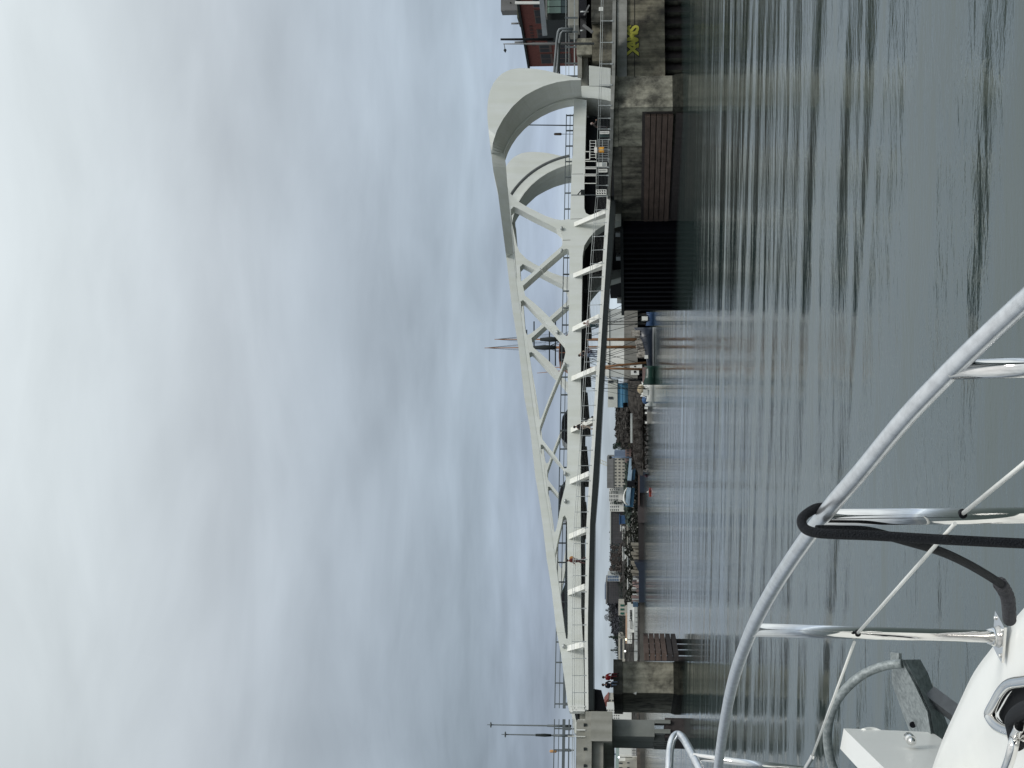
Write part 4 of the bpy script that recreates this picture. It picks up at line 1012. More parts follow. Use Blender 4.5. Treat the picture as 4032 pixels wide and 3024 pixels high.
# right group behind the tall ship
for y0, y1, sx_ in ((1216, 1336, 0), (1338, 1432, 1), (1434, 1484, 2)):
    lb = ('wide pale grey metal warehouse with a gable, first from the sheet-pile fender', 'bright white warehouse with a gable between the tall ship masts', 'narrow pale warehouse end beside the light blue building')[sx_]
    fbuild('warehouse', lb, 'warehouse', 2398, 2457, y0, y1, 345, 30, LGREY if sx_ != 1 else PWHITE, roof=('gable', 2.6, PWHITE), zb=2.8)
fbuild('wharf_wall', 'grey concrete wharf wall under the pale warehouses', 'wharf', 2457.5, 2478, 1190, 1492, 338, 40, QUAY, zb=2.9)
wp = thing('wharf_piles', 'dark piled underside of the wharf behind the tall ship', 'wharf', (40, 339, 0))
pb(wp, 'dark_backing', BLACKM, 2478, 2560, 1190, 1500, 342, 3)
for i in range(16):
    mb = MB(); q = P(2478, 1200 + i * 19, 339); mb.tube([Vector((q.x, q.y, -1)), q], .3, 6); mb.build('pile', TIMBD, wp)
t = fbuild('blue_building', 'building with white upper storey over light blue cladding, two small dark windows', 'building', 2431.5, 2472, 1508, 1604, 362, 25, SKYB, zb='f')
pb(t, 'upper_storey', mat('off_white_panel', (.56, .57, .52), .7, var=.05), 2393, 2431, 1493, 1604, 361.5, 26)
for y in (1498, 1562): pb(t, 'window', WINM, 2395, 2413, y, y + 9, 361.3, .2)
pb(t, 'canopy', mat('deep_blue_panel', (.03, .14, .27), .6), 2449, 2453, 1508, 1600, 360.5, 1)
pb(t, 'dark_bay', BLACKM, 2453, 2471, 1586, 1604, 361.8, .3)
fbuild('white_shed', 'long low white boat shed roof on the brown bank', 'shed', 2482, 2490, 1629, 1744, 391.5, 4, LGREY, zb='f')

# ---- tall ship
def hull_mesh(mb, cx, cy, L, B, H_, ax, sheer=.5, z0=-.3, bowr=.35, tm=.4):
    ax = Vector(ax).normalized(); sd_ = Vector((-ax.y, ax.x, 0)); c = Vector((cx, cy, 0)); rows = []
    n = 14
    for i in range(n + 1):
        t = i / n; q = (t - .5) * L
        wv = B / 2 * (min(1, (t / .18)) ** .5 * .85 + .15 if t < .18 else (1 if t < 1 - bowr else max(.02, 1 - ((t - (1 - bowr)) / bowr) ** 2)))
        zt_ = H_ * (1 + sheer * ((t - tm) * 1.6) ** 2)
        rows.append([c + ax * q + sd_ * e * wv * f_ + Vector((0, 0, z)) for e, f_, z in ((-1, .55, z0), (-1, .9, H_ * .4), (-1, 1, zt_), (1, 1, zt_), (1, .9, H_ * .4), (1, .55, z0))])
    mb.loft(rows, True, True); mb.add(rows[0], [(0, 1, 2, 3, 4, 5)]); mb.add(rows[-1], [(5, 4, 3, 2, 1, 0)])
def rope_(mb, a, b_, r=.05): mb.tube([a, b_], r, 4, smooth=False)
ws = P(2574, 1290, 270); we = P(2574, 1450, 270)
L_ = abs(ws.x - we.x) + 4
ship = thing('tall_ship', 'dark-hulled two-masted tall ship moored beyond the bridge, varnished masts rising above the truss', 'sailing ship', ((ws.x + we.x) / 2, 271, 0))
mb = MB(); hull_mesh(mb, (ws.x + we.x) / 2, 273, L_ - 3.6, 3.4, 1.35, (1, .12, 0), .85, tm=.08); mb.build('hull', NAVY, ship)
mb = MB(); hull_mesh(mb, (ws.x + we.x) / 2, 273, L_ - 3.5, 3.45, .3, (1, .12, 0), 0); mb.build('boot_stripe', mat('pale_stripe', (.35, .36, .36), .5), ship)
def mast(parent, yb, xt, yt, D, xb=2550, r0=.3, m_=None):
    a, b_ = P(xb, yb, D), P(xt, yt, D); mb = MB(); mb.tube([a, a.lerp(b_, .62), a.lerp(b_, .62), b_], [r0, r0 * .8, r0 * .5, r0 * .2], 8)
    return mb.build('mast', m_ or SPAR, parent), a, b_
for yb, xt, yt in ((1337, 1947, 1336), (1366, 1908, 1370)):
    mo, a, b_ = mast(ship, yb, xt, yt, 273)
    for f_, hw in ((.60, 5.0), (.74, 3.4)):
        c = a.lerp(b_, f_); mb = MB(); mb.tube([c + Vector((-hw, 0, 0)), c + Vector((hw, 0, 0))], .13, 6); mb.build('yard', DSTEEL, mo)
    mb = MB(); c = a.lerp(b_, .56); d = a.lerp(b_, .70); mb.tube([c, c.lerp(d, .5), d], [.35, .5, .3], 7); mb.build('furled_sail', mat('dark_canvas', (.02, .025, .025), .9), mo)
    mb = MB()
    for e in (-7, -5, 5, 7.5, 9):
        rope_(mb, a + Vector((e, 0, -.5)), a.lerp(b_, .62), .045); rope_(mb, a.lerp(b_, .62) + Vector((e * .12, 0, 0)), b_, .02)
    mb.build('rigging', DSTEEL, mo)
mb = MB()
rnd = random.Random(11)
for i in range(26):
    x = rnd.uniform(we.x + 2, ws.x - 1); h = rnd.uniform(.5, 1.6); yj = rnd.uniform(271.8, 273.2); zj = 1.55 + max(0, (x - we.x) / (ws.x - we.x)) ** 2 * 1.6; mb.box(x - .35, x + rnd.uniform(.2, .8), yj, yj + .37, zj, zj + h)
mb.build('deck_gear', mat('deck_clutter', (.16, .13, .11), .9, var=.5, scale=1.6, col2=(.5, .47, .42)), ship)
pb(ship, 'deckhouse', PWHITE, 2538, 2552, 1398, 1412, 271, 2)
ship2 = thing('schooner', 'smaller green-hulled schooner with brown masts, moored just left of the tall ship', 'sailing ship', (P(2570, 1480, 262).x, 262, 0))
c = P(2570, 1478, 262); mb = MB(); hull_mesh(mb, c.x, 264, 3.6, 2.2, 1.7, (-1, -.3, 0), .35); mb.build('hull', mat('dark_green_hull', (.008, .035, .025), .35), ship2)
for yb, xt, yt, xb in ((1428, 2114, 1469, 2545), (1454, 2140, 1445, 2540)):
    mo, a, b_ = mast(ship2, yb, xt, yt, 266, xb, .22)
    mb = MB()
    for e in (-5, -3.5, 3.5, 5): rope_(mb, a + Vector((e, 0, -.3)), a.lerp(b_, .75), .04)
    mb.build('rigging', DSTEEL, mo)
pb(ship2, 'deckhouse', PWHITE, 2480, 2528, 1434, 1449, 266, 3); pb(ship2, 'deckhouse', PWHITE, 2484, 2516, 1456, 1476, 266, 3)
pb(ship2, 'bulwark', PINKB, 2530, 2546, 1446, 1508, 263.2, 1.2)
pb(ship2, 'window', BLACKM, 2497, 2503, 1440, 1445, 265.9, .1); pb(ship2, 'window', BLACKM, 2496, 2504, 1460, 1468, 265.9, .1)
# moored boats
def boat(label, y0, y1, x0, D, hullm, cab=None, mastx=None, cover=None, group='boats moored along the far shore'):
    a, b_ = P(x0, y1, D), P(x0, y0, D); L = b_.x - a.x
    t = thing('moored_boat', label, 'boat', ((a.x + b_.x) / 2, D, 0), group)
    mb = MB(); hull_mesh(mb, (a.x + b_.x) / 2, D + 1.2, L, min(3, L * .35), a.z, (-1, -.1, 0), .25); mb.build('hull', hullm, t)
    if cab: mb = MB(); mb.loft([[Vector((a.x + L * q, D + yy, a.z * .9 + hz)) for q, hz in ((.3, 0), (.38, cab), (.68, cab * .9), (.8, 0))] for yy in (.5, 2)], smooth=False); pbm = mb; mb.box(a.x + L * .38, a.x + L * .68, D + .45, D + 2.05, a.z * .9, a.z + cab * .8); mb.build('cabin', PWHITE, t)
    if cover: mb = MB(); mb.ball((a.x + L * .5, D + 1.2, a.z + .2), 1, 10, 6, (L * .35, .9, .9)); mb.build('cover', cover, t)
    if mastx:
        for mm in mastx:
            p, q = P(x0, mm[0], D + 1.2), P(mm[1], mm[0], D + 1.2); mb = MB(); mb.tube([p, q], .08, 6, r2=.05); mo = mb.build('mast', DSTEEL, t)
            mb = MB(); rope_(mb, Vector((a.x + .5, D + 1.2, a.z)), q, .03); rope_(mb, Vector((b_.x - .5, D + 1.2, a.z)), q, .03); mb.build('stay', DSTEEL, mo)
    return t
boat('white sailing boat with low hull, left of the green schooner', 1511, 1582, 2549, 285, PWHITE, 1.0, ((1530, 2330),))
boat('boat under a white and ochre striped cover behind the white sailing boat', 1503, 1562, 2530, 300, PWHITE, None, ((1490, 2300),), mat('ochre_cover', (.5, .33, .12), .8, var=.5, scale=.4, col2=(.7, .7, .62)))
boat('small boat with a dark blue canopy at the foot of the brown bank', 1548, 1600, 2548, 310, LGREY, .6, None, TARPB)
boat('little grey workboat beside the floating dock under the brown bank', 1592, 1622, 2550, 318, GREYB, .8)
boat('blue and white launch between the wharf and the tall ship', 1228, 1282, 2548, 285, mat('launch_blue', (.03, .07, .16), .5), 1.3, ((1266, 2330), (1278, 2310)))
dk = thing('floating_dock', 'thin pale floating dock with small dinghies under the brown bank', 'dock', P(2560, 1700, 330)); pb(dk, 'deck', QUAY, 2548, 2560, 1500, 1668, 335, 2.5)
for y in (1590, 1622, 1660): pb(dk, 'locker', PWHITE, 2540, 2548, y, y + 8, 336, 1)

# ---- middle distance, left part of the far shore
fbuild('slate_building', 'slate-blue flat-topped building beside the dark evergreen', 'building', 2419, 2461, 1777, 1802, 560, 14, SLATE)
fbuild('brown_block', 'dusty reddish low block below the slate-blue building', 'building', 2462, 2500, 1760, 1822, 552, 12, PINKB, (6, 2, .4, .5))
fbuild('apartment_block', 'long grey-topped block with broken rows of dark windows behind the crane', 'building', 2416, 2462, 1803, 1918, 575, 16, CREAM, (9, 3, .35, .5), ('flat', 2.6, GREYB))
fbuild('apartment_block', 'tall cream tower with a brown panel at the crane foot', 'building', 2396, 2420, 1836, 1886, 600, 16, CREAM, (4, 2, .35, .6))
fbuild('apartment_block', 'white stepped apartment block with stacked balconies right of its dark trees', 'building', 2399, 2440, 1898, 1932, 590, 14, PWHITE, (4, 5, .5, .4))
fbuild('apartment_block', 'white apartment block with thin balcony lines, middle of the white row', 'building', 2398, 2435, 1933, 1975, 592, 14, PWHITE, (3, 6, .7, .35))
fbuild('apartment_block', 'white apartment block with a dark corner bay, leftmost of the white row', 'building', 2401, 2438, 1976, 2014, 594, 14, PWHITE, (3, 5, .5, .4))
fbuild('long_block', 'long dark grey flat-roofed block stretching behind the blue container stack', 'building', 2406, 2446, 2016, 2138, 600, 16, BROWNB, (12, 4, .45, .35), ('flat', .5, LGREY))
fbuild('glass_tower', 'narrow office tower with glass panels and pale frame on the hill', 'building', 2392, 2436, 2265, 2289, 640, 14, LGREY, (2, 5, .75, .8), wm=SLATE)
fbuild('brown_tower', 'broad brown apartment tower with a rooftop plant room', 'building', 2391, 2436, 2290, 2375, 650, 18, BROWNB, (9, 5, .5, .45), ('flat', .7, GREYB))
fbuild('plant_room', 'dark rooftop plant room on the broad brown tower', 'building', 2381, 2391, 2304, 2360, 655, 10, SLATE, zb=11.9)
fbuild('beige_building', 'beige building with a green glazed opening behind the long white shed', 'building', 2435, 2466, 2376, 2423, 580, 12, CREAM, (3, 1, .5, .5), wm=mat('green_opening', (.02, .1, .07), .4))
fbuild('beige_building', 'low beige building with two dark window bands left of the long white shed', 'building', 2435, 2470, 2509, 2604, 590, 12, CREAM)
for x in (2442, 2458): 
    tb = bpy.data.objects['beige_building.001']; pb(tb, 'window', WINM, x, x + 7, 2516, 2594, 589.8, .2)
# white shed with its sign
sh = thing('long_shed', 'long white waterfront shed with dark sign lettering on its wall', 'shed', P(2515, 2495, 535))
pb(sh, 'wall', PWHITE, 2470, 2497, 2391, 2490, 536, 12); pb(sh, 'lean_to', PWHITE, 2470, 2488, 2490, 2534, 537, 10)
pb(sh, 'lower_wall', LGREY, 2497.5, 2514, 2391, 2603, 535, 10); pb(sh, 'roof_edge', mat('warm_roof_trim', (.35, .24, .17), .8), 2463, 2469.5, 2424, 2534, 537.5, 6)
c = (P(2482, 2430, 535.8) )
lettering('lettering', 'Lacasse', 1.35, BLACKM, sh, (P(2482, 2424, 535.8).x, 535.85, P(2483, 2424, 535.8).z), (1, 0, 0), (0, 0, 1), .05, .04)
for y0, y1 in ((2445, 2475), (2500, 2528)):
    mb = MB()
    fr(mb, 2482, 2489, y0, y1, 535.7, .15); mb.build('sign_frame', GREYB, sh)
for y in (2412, 2430, 2448, 2466, 2484, 2503, 2527, 2534):
    pb(sh, 'vent', GREYB, 2502, 2509, y, y + 3, 534.9, .1)
pb(sh, 'wharf_deck', TIMBD, 2515, 2522, 2360, 2610, 531, 14)
pb(sh, 'wharf_face', mat('brown_wharf', (.13, .1, .09), .9, var=.2, scale=.3), 2522, 2540, 2368, 2612, 530, 14)
def light(label, x, y, D, c, r=.32):
    p = P(x, y, D); t = thing('flood_light', label, 'light', p + Vector((0, 0, -5)))
    mb = MB(); mb.tube([p + Vector((0, .3, -5)), p + Vector((0, .3, 0))], .12, 6); mb.build('pole', DSTEEL, t)
    mb = MB(); mb.ball(p, r, 8, 6); mb.build('lamp', mat('lit_lamp_%d' % y, c, .5, emit=(c, 3)), t)
light('bright yellowish floodlight above the long white shed', 2465, 2518, 534, (1, 1, .7))
light('bright white floodlight left of the long white shed', 2461, 2564, 534, (1, 1, .95))
light('cold bluish floodlight seen under the left approach viaduct', 2436.5, 2982, 534, (.8, .85, 1))
# yard and barges
def barge(label, y0, y1, xt, xb, D, m_, slope=0):
    a, b_ = P(xt, y1, D), P(xb, y0, D); t = thing('barge', label, 'barge', ((a.x + b_.x) / 2, D, 0), 'barges along the far shore')
    mb = MB(); mb.prism([Vector((a.x, D, -.6)), Vector((b_.x - slope * .4, D, -.6)), Vector((b_.x, D, a.z + slope * .25)), Vector((b_.x - slope, D, a.z)), Vector((a.x, D, a.z))], (0, 10, 0)); mb.build('hull', m_, t)
    return t
b1 = barge('dark navy barge under the light blue conveyor', 1830, 1940, 2519, 2543, 518, NAVY)
pb(b1, 'bulwark', mat('rusty_bulwark', (.1, .07, .06), .9), 2513, 2519, 1818, 1990, 519, 8)
fbuild('pier_shed', 'dark brown timber quay face left of the navy barge', 'quay', 2512, 2539, 1941, 2058, 520, 10, mat('dark_quay', (.055, .045, .045), .9, var=.2, scale=.3), zb=0)
b2 = barge('dark navy barge with a raised bow carrying scrap, in front of the brown tower', 2216, 2372, 2515, 2536, 516, NAVY, 0)
mb = MB(); a = P(2497, 2214, 516); q = P(2515, 2250, 516); mb.prism([Vector((a.x, 515.8, a.z)), Vector((a.x, 515.8, 0)), Vector((q.x, 515.8, 0)), Vector((q.x, 515.8, q.z))], (0, 9, 0)); mb.build('raised_bow', NAVY, b2)
sp = thing('scrap_heap', 'heap of rusty scrap and pinkish machinery on the navy barge', 'scrap', P(2513, 2330, 519))
rnd = random.Random(5)
for i in range(46):
    y = rnd.uniform(2270, 2385); x = rnd.uniform(2488, 2514); s_ = rnd.uniform(1.5, 5)
    mb = MB(); pbx(mb, x - s_ * .7, 2515, y - s_, y + s_, rnd.uniform(518, 522), 1)
    mb.build('scrap_piece', random.Random(i).choice([PINKB, GREYB, mat('rose_rust', (.35, .25, .23), .9, var=.4, scale=.6), BROWNB, LGREY]), sp)
pb(sp, 'blue_skip', mat('steel_blue', (.04, .08, .13), .7), 2492, 2512, 2373, 2390, 517, 4)
sg = thing('gravel_pile', 'pale sand and gravel heap with low walls behind the navy barge', 'heap', P(2512, 2240, 525))
mb = MB()
for i in range(14): y = 2140 + i * 9; pbx(mb, 2484 + (i % 4) * 5, 2515, y, y + 8 + i % 3, 524 + i % 3, 3)
mb.build('heap', mat('pale_gravel', (.24, .22, .18), 1, var=.35, scale=.6), sg)
# conveyor
cv = thing('conveyor_bridge', 'long light blue conveyor gantry over the barge', 'conveyor', P(2500, 1900, 525))
mb = MB(); mb.bar(P(2486, 1806, 526), P(2478, 1892, 526), .8, 1.4); mb.bar(P(2476, 1920, 526), P(2471, 1990, 526), .9, 1.6); mb.build('top_beam', mat('pale_blue_steel', (.33, .45, .55), .6), cv)
mb = MB(); mb.bar(P(2492, 1806, 527), P(2484, 1892, 527), 1, 2.6); mb.bar(P(2484, 1920, 527), P(2478, 1995, 527), 1, 2.8); mb.build('side_panel', mat('mid_blue_steel', (.04, .14, .24), .6), cv)
for y in (1812, 1850, 1885, 1930, 1985): mb = MB(); mb.bar(P(2490, y, 527.5), P(2522, y, 527.5), .5); mb.build('trestle', DSTEEL, cv)
mc = thing('loading_machine', 'black loading machine in the middle of the conveyor', 'machine', P(2510, 1908, 524)); pb(mc, 'housing', BLACKM, 2470, 2497, 1897, 1916, 523, 5)
mb = MB(); mb.bar(P(2494, 1890, 522.5), P(2508, 1912, 522.5), .8); mb.bar(P(2494, 1912, 522.5), P(2512, 1896, 522.5), .8); mb.build('legs', BLACKM, mc)
mb = MB(); mb.tube([P(2469, 1921, 524), P(2461, 1935, 524), P(2457, 1950, 524), P(2457, 1968, 524), P(2461, 1980, 524), P(2472, 1989, 524)], [.25, .25, .3, .5, .4, .2], 6)
tag(mb.build('bent_pipe', PWHITE), 'white curved pipe arching above the conveyor', 'pipe')
for i, (x0, x1, y0, y1, m_, lb) in enumerate(((2459, 2476, 1986, 2004, TARPB, 'deep blue tarpaulin-covered stack at the left end of the conveyor'), (2441, 2484, 2032, 2062, TARPB, 'tall stack of deep blue containers in front of the long dark block'),
      (2445, 2462, 2075, 2088, PWHITE, 'white box trailer high on the yard'), (2471, 2486, 2059, 2086, CREAM, 'pair of cream storage tanks in the yard'), (2472, 2486, 2120, 2140, CREAM, 'small cream hut among dark bushes'),
      (2453, 2462, 2090, 2100, PWHITE, 'small white van parked below the white trailer'), (2453, 2460, 2110, 2120, PWHITE, 'small white truck behind the cream hut'), (2453, 2470, 2160, 2178, LGREY, 'pale lorry on the road below the bare trees'), (2454, 2472, 2182, 2205, PWHITE, 'white lorry on the road below the bare trees'),
      (2472, 2485, 2288, 2316, PWHITE, 'white trailer with a dark band behind the barge scrap'), (2472, 2484, 2200, 2226, LGREY, 'pale grey trailer beside the gravel heap'))):
    fbuild('yard_unit', lb, 'container' if i < 3 else 'yard unit', x0, x1, y0, y1, 48.6 / (.088 - (2490 - x1) / 5700), 4, m_, zb='f', roof=('flat', .3, m_))
p = P(2403, 1801, 512); q = P(2505, 1801, 512)
t = thing('lamp_post', 'dark post with a round lamp standing between evergreen and cream block', 'lamp post', q); mb = MB(); mb.tube([q, p], .28, 6); mb.build('pole', SLATE, t); mb = MB(); mb.ball(p, .6, 8, 6); mb.build('lamp', DSTEEL, t)
# crane
cr_ = thing('tower_crane', 'pale yellow lattice crane jib behind the cream apartments', 'crane', P(2470, 1860, 650))
YC = mat('crane_yellow', (.5, .47, .33), .7)
def lattice(parent, nm, a, b_, w_, n, r=.12):
    mb = MB(); d = (b_ - a).normalized(); e = d.cross(Vector((0, 1, 0))).normalized() * w_
    for o_ in (-.5, .5): mb.bar(a + e * o_, b_ + e * o_, r * 1.6)
    for i in range(n):
        p, q = a.lerp(b_, i / n), a.lerp(b_, (i + 1) / n); sg_ = .5 if i % 2 else -.5; mb.bar(p + e * sg_, q - e * sg_, r)
    mb.build(nm, YC, parent)
lattice(cr_, 'jib', P(2415, 1838, 650), P(2352, 1812, 650), 1.4, 12); lattice(cr_, 'mast', P(2470, 1852, 650), P(2412, 1840, 650), 1.6, 10)
# kayak
kp = P(2558, 1938, 330 * 1.0); kD = CAMH * 5700 / (2561 - 2490.)
kc = P(2558, 1938, kD); kk_ = thing('kayak', 'red kayak with a seated paddler out on the open water', 'kayak', (kc.x, kc.y, 0))
mb = MB(); mb.loft([[Vector((kc.x + q * .42 + e * w_ * .9, kc.y + q * .9 - e * w_ * .42, z)) for e, z in ((-1, .32), (-.6, -.05), (.6, -.05), (1, .32))] for q, w_ in ((-2.1, .02), (-1.2, .28), (0, .36), (1.2, .28), (2.1, .02))], False, True); mb.build('hull', mat('kayak_red', (.45, .05, .03), .4), kk_)
kt = person('paddler in a white top sitting in the red kayak', (kc.x, kc.y, .22), -math.pi / 2, PWHITE, cl('dark_red_kit', (.2, .03, .03)), HAIRM, 'sit', 1.0)
fl = thing('marker_float', 'small dark float bobbing right of the red kayak', 'buoy', (P(2546, 1873, 400).x, 400, 0)); mb = MB(); mb.ball((P(2546, 1873, 400).x, 400, .3), .5, 8, 6); mb.tube([(P(2546, 1873, 400).x, 400, .3), (P(2546, 1873, 400).x, 400, 1.3)], .12, 6); mb.build('float', mat('float_maroon', (.08, .03, .05), .6), fl)
# far left cluster seen beneath the viaduct
fbuild('white_building', 'white stepped block seen between the old pier and the viaduct pier', 'building', 2388, 2440, 2792, 2832, 560, 12, PWHITE, (4, 6, .4, .4))
fbuild('brick_chimney_house', 'small house with a red brick gable above the old pier cap', 'house', 2396, 2430, 2752, 2790, 600, 12, CREAM, (3, 3, .5, .5), ('gable', 2, BRICK))
fbuild('white_building', 'bright white cube building by the bluish floodlight under the viaduct', 'building', 2438, 2460, 2970, 2996, 545, 10, PWHITE)
fbuild('beige_house', 'beige house with one tall dark window under the viaduct', 'house', 2432, 2456, 2996, 3070, 550, 10, CREAM, (4, 1, .3, .6))
fbuild('beige_house', 'lower beige house nearest the water under the viaduct', 'house', 2462, 2486, 2994, 3070, 540, 8, CREAM, (4, 1, .25, .4))
fbuild('boat_house', 'white slatted boathouse front low by the water under the viaduct', 'boathouse', 2488, 2505, 2944, 2976, 538, 8, GREYB, (3, 2, .7, .4), wm=PWHITE)
mb = MB(); mb.bar(P(2432, 2940, 536), P(2428, 3070, 536), .4, 1.2); tag(mb.build('pale_beam', mat('mint_steel', (.3, .38, .35), .6)), 'long pale green steel beam under the left viaduct', 'beam')
fbuild('quay_wall', 'brown quay wall along the water beneath the left viaduct', 'quay', 2508, 2535, 2610, 3300, 530, 10, mat('mud_brown_quay', (.12, .1, .085), .95, var=.4, scale=.15, streak=.4), zb=0)
t = thing('tower_mast', 'short mast with dark aerials under the left viaduct', 'aerial', P(2450, 2975, 548))
for x in (2398, 2406, 2416): mb = MB(); mb.bar(P(x, 2955 + (x % 7) * 2, 548), P(x, 2985, 548), .8); mb.build('aerial', SLATE, t)
mb = MB(); mb.bar(P(2396, 2970, 548), P(2450, 2970, 548), .5); mb.build('mast', SLATE, t)

# ---- woodland masses clothing the slopes
def wood(name, label, crest, D0, D1, n, m, seed, sz=.55, xl=2478):
    n = int(n * 2.2)
    rn = random.Random(seed); mb = MB(); ys = [c[0] for c in crest]
    for i in range(n):
        y = rn.uniform(ys[0], ys[-1])
        for (a, xa), (b_, xb) in zip(crest, crest[1:]):
            if a <= y <= b_: x = xa + (xb - xa) * (y - a) / (b_ - a)
        x += 5 * math.sin(y * .31) * math.sin(y * .083 + seed) + rn.uniform(-3, 3)
        q = rn.random() ** .8; D = D1 + (D0 - D1) * q; tp = P(x, y, D1); lo = P(xl, y, D0)
        c = tp.lerp(lo, q); s_ = sz * rn.uniform(.6, 1.5)
        v = [c + Vector((rn.gauss(0, s_), rn.gauss(0, s_), rn.gauss(0, s_))) for _ in range(4)]
        for u_ in v: u_.z = min(u_.z, c.z + s_ * 1.2)
        mb.add(v, [(0, 1, 2), (0, 2, 3)])
    o = mb.build(name, m, fix=False); return tag(o, label, 'woodland', None, 'stuff')
# ---- trees
def foliage_mat(nm, c): return mat(nm, c, .95, var=.35, scale=.9, col2=tuple(min(1, v_ * 1.9) for v_ in c))
FD = foliage_mat('evergreen_foliage', (.02, .035, .025)); FB = foliage_mat('bare_twig_mass', (.05, .042, .038)); FG = foliage_mat('grey_green_foliage', (.04, .055, .045)); FBL = foliage_mat('distant_foliage', (.035, .055, .06))
wood('woodland', 'dark wooded slope behind the glass tower and long dark block', [(2000, 2418), (2140, 2408), (2200, 2406), (2270, 2404), (2300, 2412)], 600, 700, 5200, FB, 1)
wood('woodland', 'dark wooded skyline falling away behind the long white shed', [(2300, 2415), (2378, 2401), (2440, 2402), (2480, 2412), (2505, 2418), (2540, 2434), (2610, 2444), (2700, 2452)], 610, 720, 6500, mat('slate_twigs', (.04, .042, .05), 1, var=.3), 2)
wood('woodland', 'brown thicket slope above the white boat shed roof', [(1604, 2433), (1700, 2430), (1748, 2436)], 470, 560, 3600, mat('brown_thicket', (.05, .045, .04), 1, var=.4, scale=.5), 3)
wood('woodland', 'dark green wooded strip seen beneath the left approach viaduct', [(2740, 2450), (2900, 2448), (3200, 2446)], 590, 680, 2600, FG, 4)
wood('woodland', 'dark scrub among the yards under the cream apartment row', [(1822, 2470), (1900, 2466), (2010, 2462), (2060, 2464)], 548, 566, 2200, FG, 5, .45)
wood('scrub', 'dark brown scrub covering the bank between the white shed and the water', [(1500, 2474), (1610, 2478), (1640, 2491), (1800, 2493), (1840, 2500)], 393, 418, 3600, mat('bank_scrub', (.022, .02, .017), 1, var=.5, scale=1.5, spec=.05), 6, .45, 2548)
wood('yard_bushes', 'dark bushes and clutter spread over the yard behind the barges', [(1822, 2490), (2020, 2474), (2120, 2468), (2240, 2468), (2378, 2466)], 527, 575, 3600, mat('yard_scrub', (.025, .027, .022), 1, var=.5, scale=1.5, spec=.05), 7, .5, 2512)
wood('yard_debris', 'pale broken debris and stored goods scattered over the yard', [(1880, 2488), (2020, 2472), (2120, 2470), (2378, 2470)], 526.5, 566, 300, mat('pale_debris', (.16, .155, .145), .9, var=.5, scale=.6, col2=(.36, .35, .33)), 8, .36, 2511)
wood('bank_rocks', 'pale rocks and flotsam along the foot of the brown bank', [(1590, 2540), (1700, 2544), (1860, 2534)], 388, 392, 70, mat('pale_rocks', (.11, .105, .1), .9, var=.4, scale=.8), 9, .25, 2550)
TRK = mat('tree_bark', (.06, .05, .045), 1)
def tree(name, label, x, y, wd_px, h_px, D, fm, kind='round', seed=0, n=260, grp=None):
    n = int(n * 3.2)
    """x: pixel of the top, y: pixel of the axis"""
    rn = random.Random(seed); top = P(x, y, D); ht = h_px * D / 5700; wd = wd_px * D / 5700; base = Vector((top.x, D, top.z - ht))
    t = thing(name, label, 'tree', base, grp)
    mb = MB(); mb.tube([base, base.lerp(top, .5), base.lerp(top, .95)], [wd * .06, wd * .035, .03], 6)
    for i in range(7):
        a = base.lerp(top, .25 + .09 * i); an = rn.uniform(0, 6.28); ln = wd * .38; mb.tube([a, a + Vector((math.cos(an) * ln, math.sin(an) * ln, ln * .6))], [wd * .02, .02], 4)
    mb.build('trunk', TRK, t)
    mb = MB()
    clumps = [(rn.uniform(.12, 1), rn.uniform(0, 6.28), rn.random()) for _ in range(26)]
    for i in range(n):
        ch, ca, cr2 = rn.choice(clumps)
        hh = min(.99, max(.08, ch + rn.gauss(0, .07)))
        if kind == 'cone': R = wd / 2 * (1.03 - hh) ** .8
        else: R = wd / 2 * math.sqrt(max(.02, 1 - ((hh - .55) / .5) ** 2)) if hh > .08 else 0
        a = ca + rn.gauss(0, .6); r = R * (.45 + .6 * cr2) * rn.uniform(.75, 1.1)
        c = base + Vector((math.cos(a) * r, math.sin(a) * r, ht * hh)); s_ = wd * rn.uniform(.022, .055)
        v = [c + Vector((rn.gauss(0, s_), rn.gauss(0, s_), rn.gauss(0, s_ * .8))) for _ in range(4)]
        mb.add(v, [(0, 1, 2), (0, 2, 3)])
    mb.build('crown', fm, t, fix=False); return t
TG = 'trees on the far shore'
side = lambda nm: 'leafless brown'
tree('evergreen_tree', 'dark evergreen clump beside the slate-blue building', 2414, 1757, 34, 62, 520, FD, 'round', 3, 420)
tree('bushy_tree', 'low olive bush beside the dark evergreen clump', 2474, 1754, 22, 26, 430, mat('olive_bush', (.05, .05, .03), 1, var=.4, scale=1), 'round', 4, 160)
tree('evergreen_tree', 'dark conical evergreen in front of the white apartment row', 2418, 1978, 22, 40, 560, FD, 'round', 5, 240)
tree('evergreen_tree', 'grey-green tree crown right of the first white apartment block', 2390, 1892, 16, 46, 590, FG, 'round', 6, 200)
tree('pine_tree', 'tall spiky pine standing highest on the left hillside', 2397, 2508, 32, 60, 640, FD, 'cone', 8, 320)
tree('pine_tree', 'leaning pine left of the spiky pine on the hillside', 2404, 2560, 26, 48, 640, FD, 'cone', 9, 240)
tree('round_tree', 'round dark tree crown on the skyline behind the beige building with the green opening', 2385, 2400, 26, 52, 700, FD, 'round', 10, 260)
tree('bare_tree', 'pale feathery leafless tree on the skyline left of the round dark crown', 2381, 2430, 34, 50, 690, mat('pale_twigs', (.2, .21, .21), 1, var=.2), 'round', 11, 200)
tree('round_tree', 'blue-grey round tree behind the small brick gable above the old pier', 2392, 2740, 22, 46, 620, FBL, 'round', 12, 240)
ORD = ['first', 'second', 'third', 'fourth', 'fifth', 'sixth', 'seventh', 'eighth', 'ninth', 'tenth', 'eleventh', 'twelfth', 'thirteenth']
rn = random.Random(21)
marks = ['just right of', 'just left of']
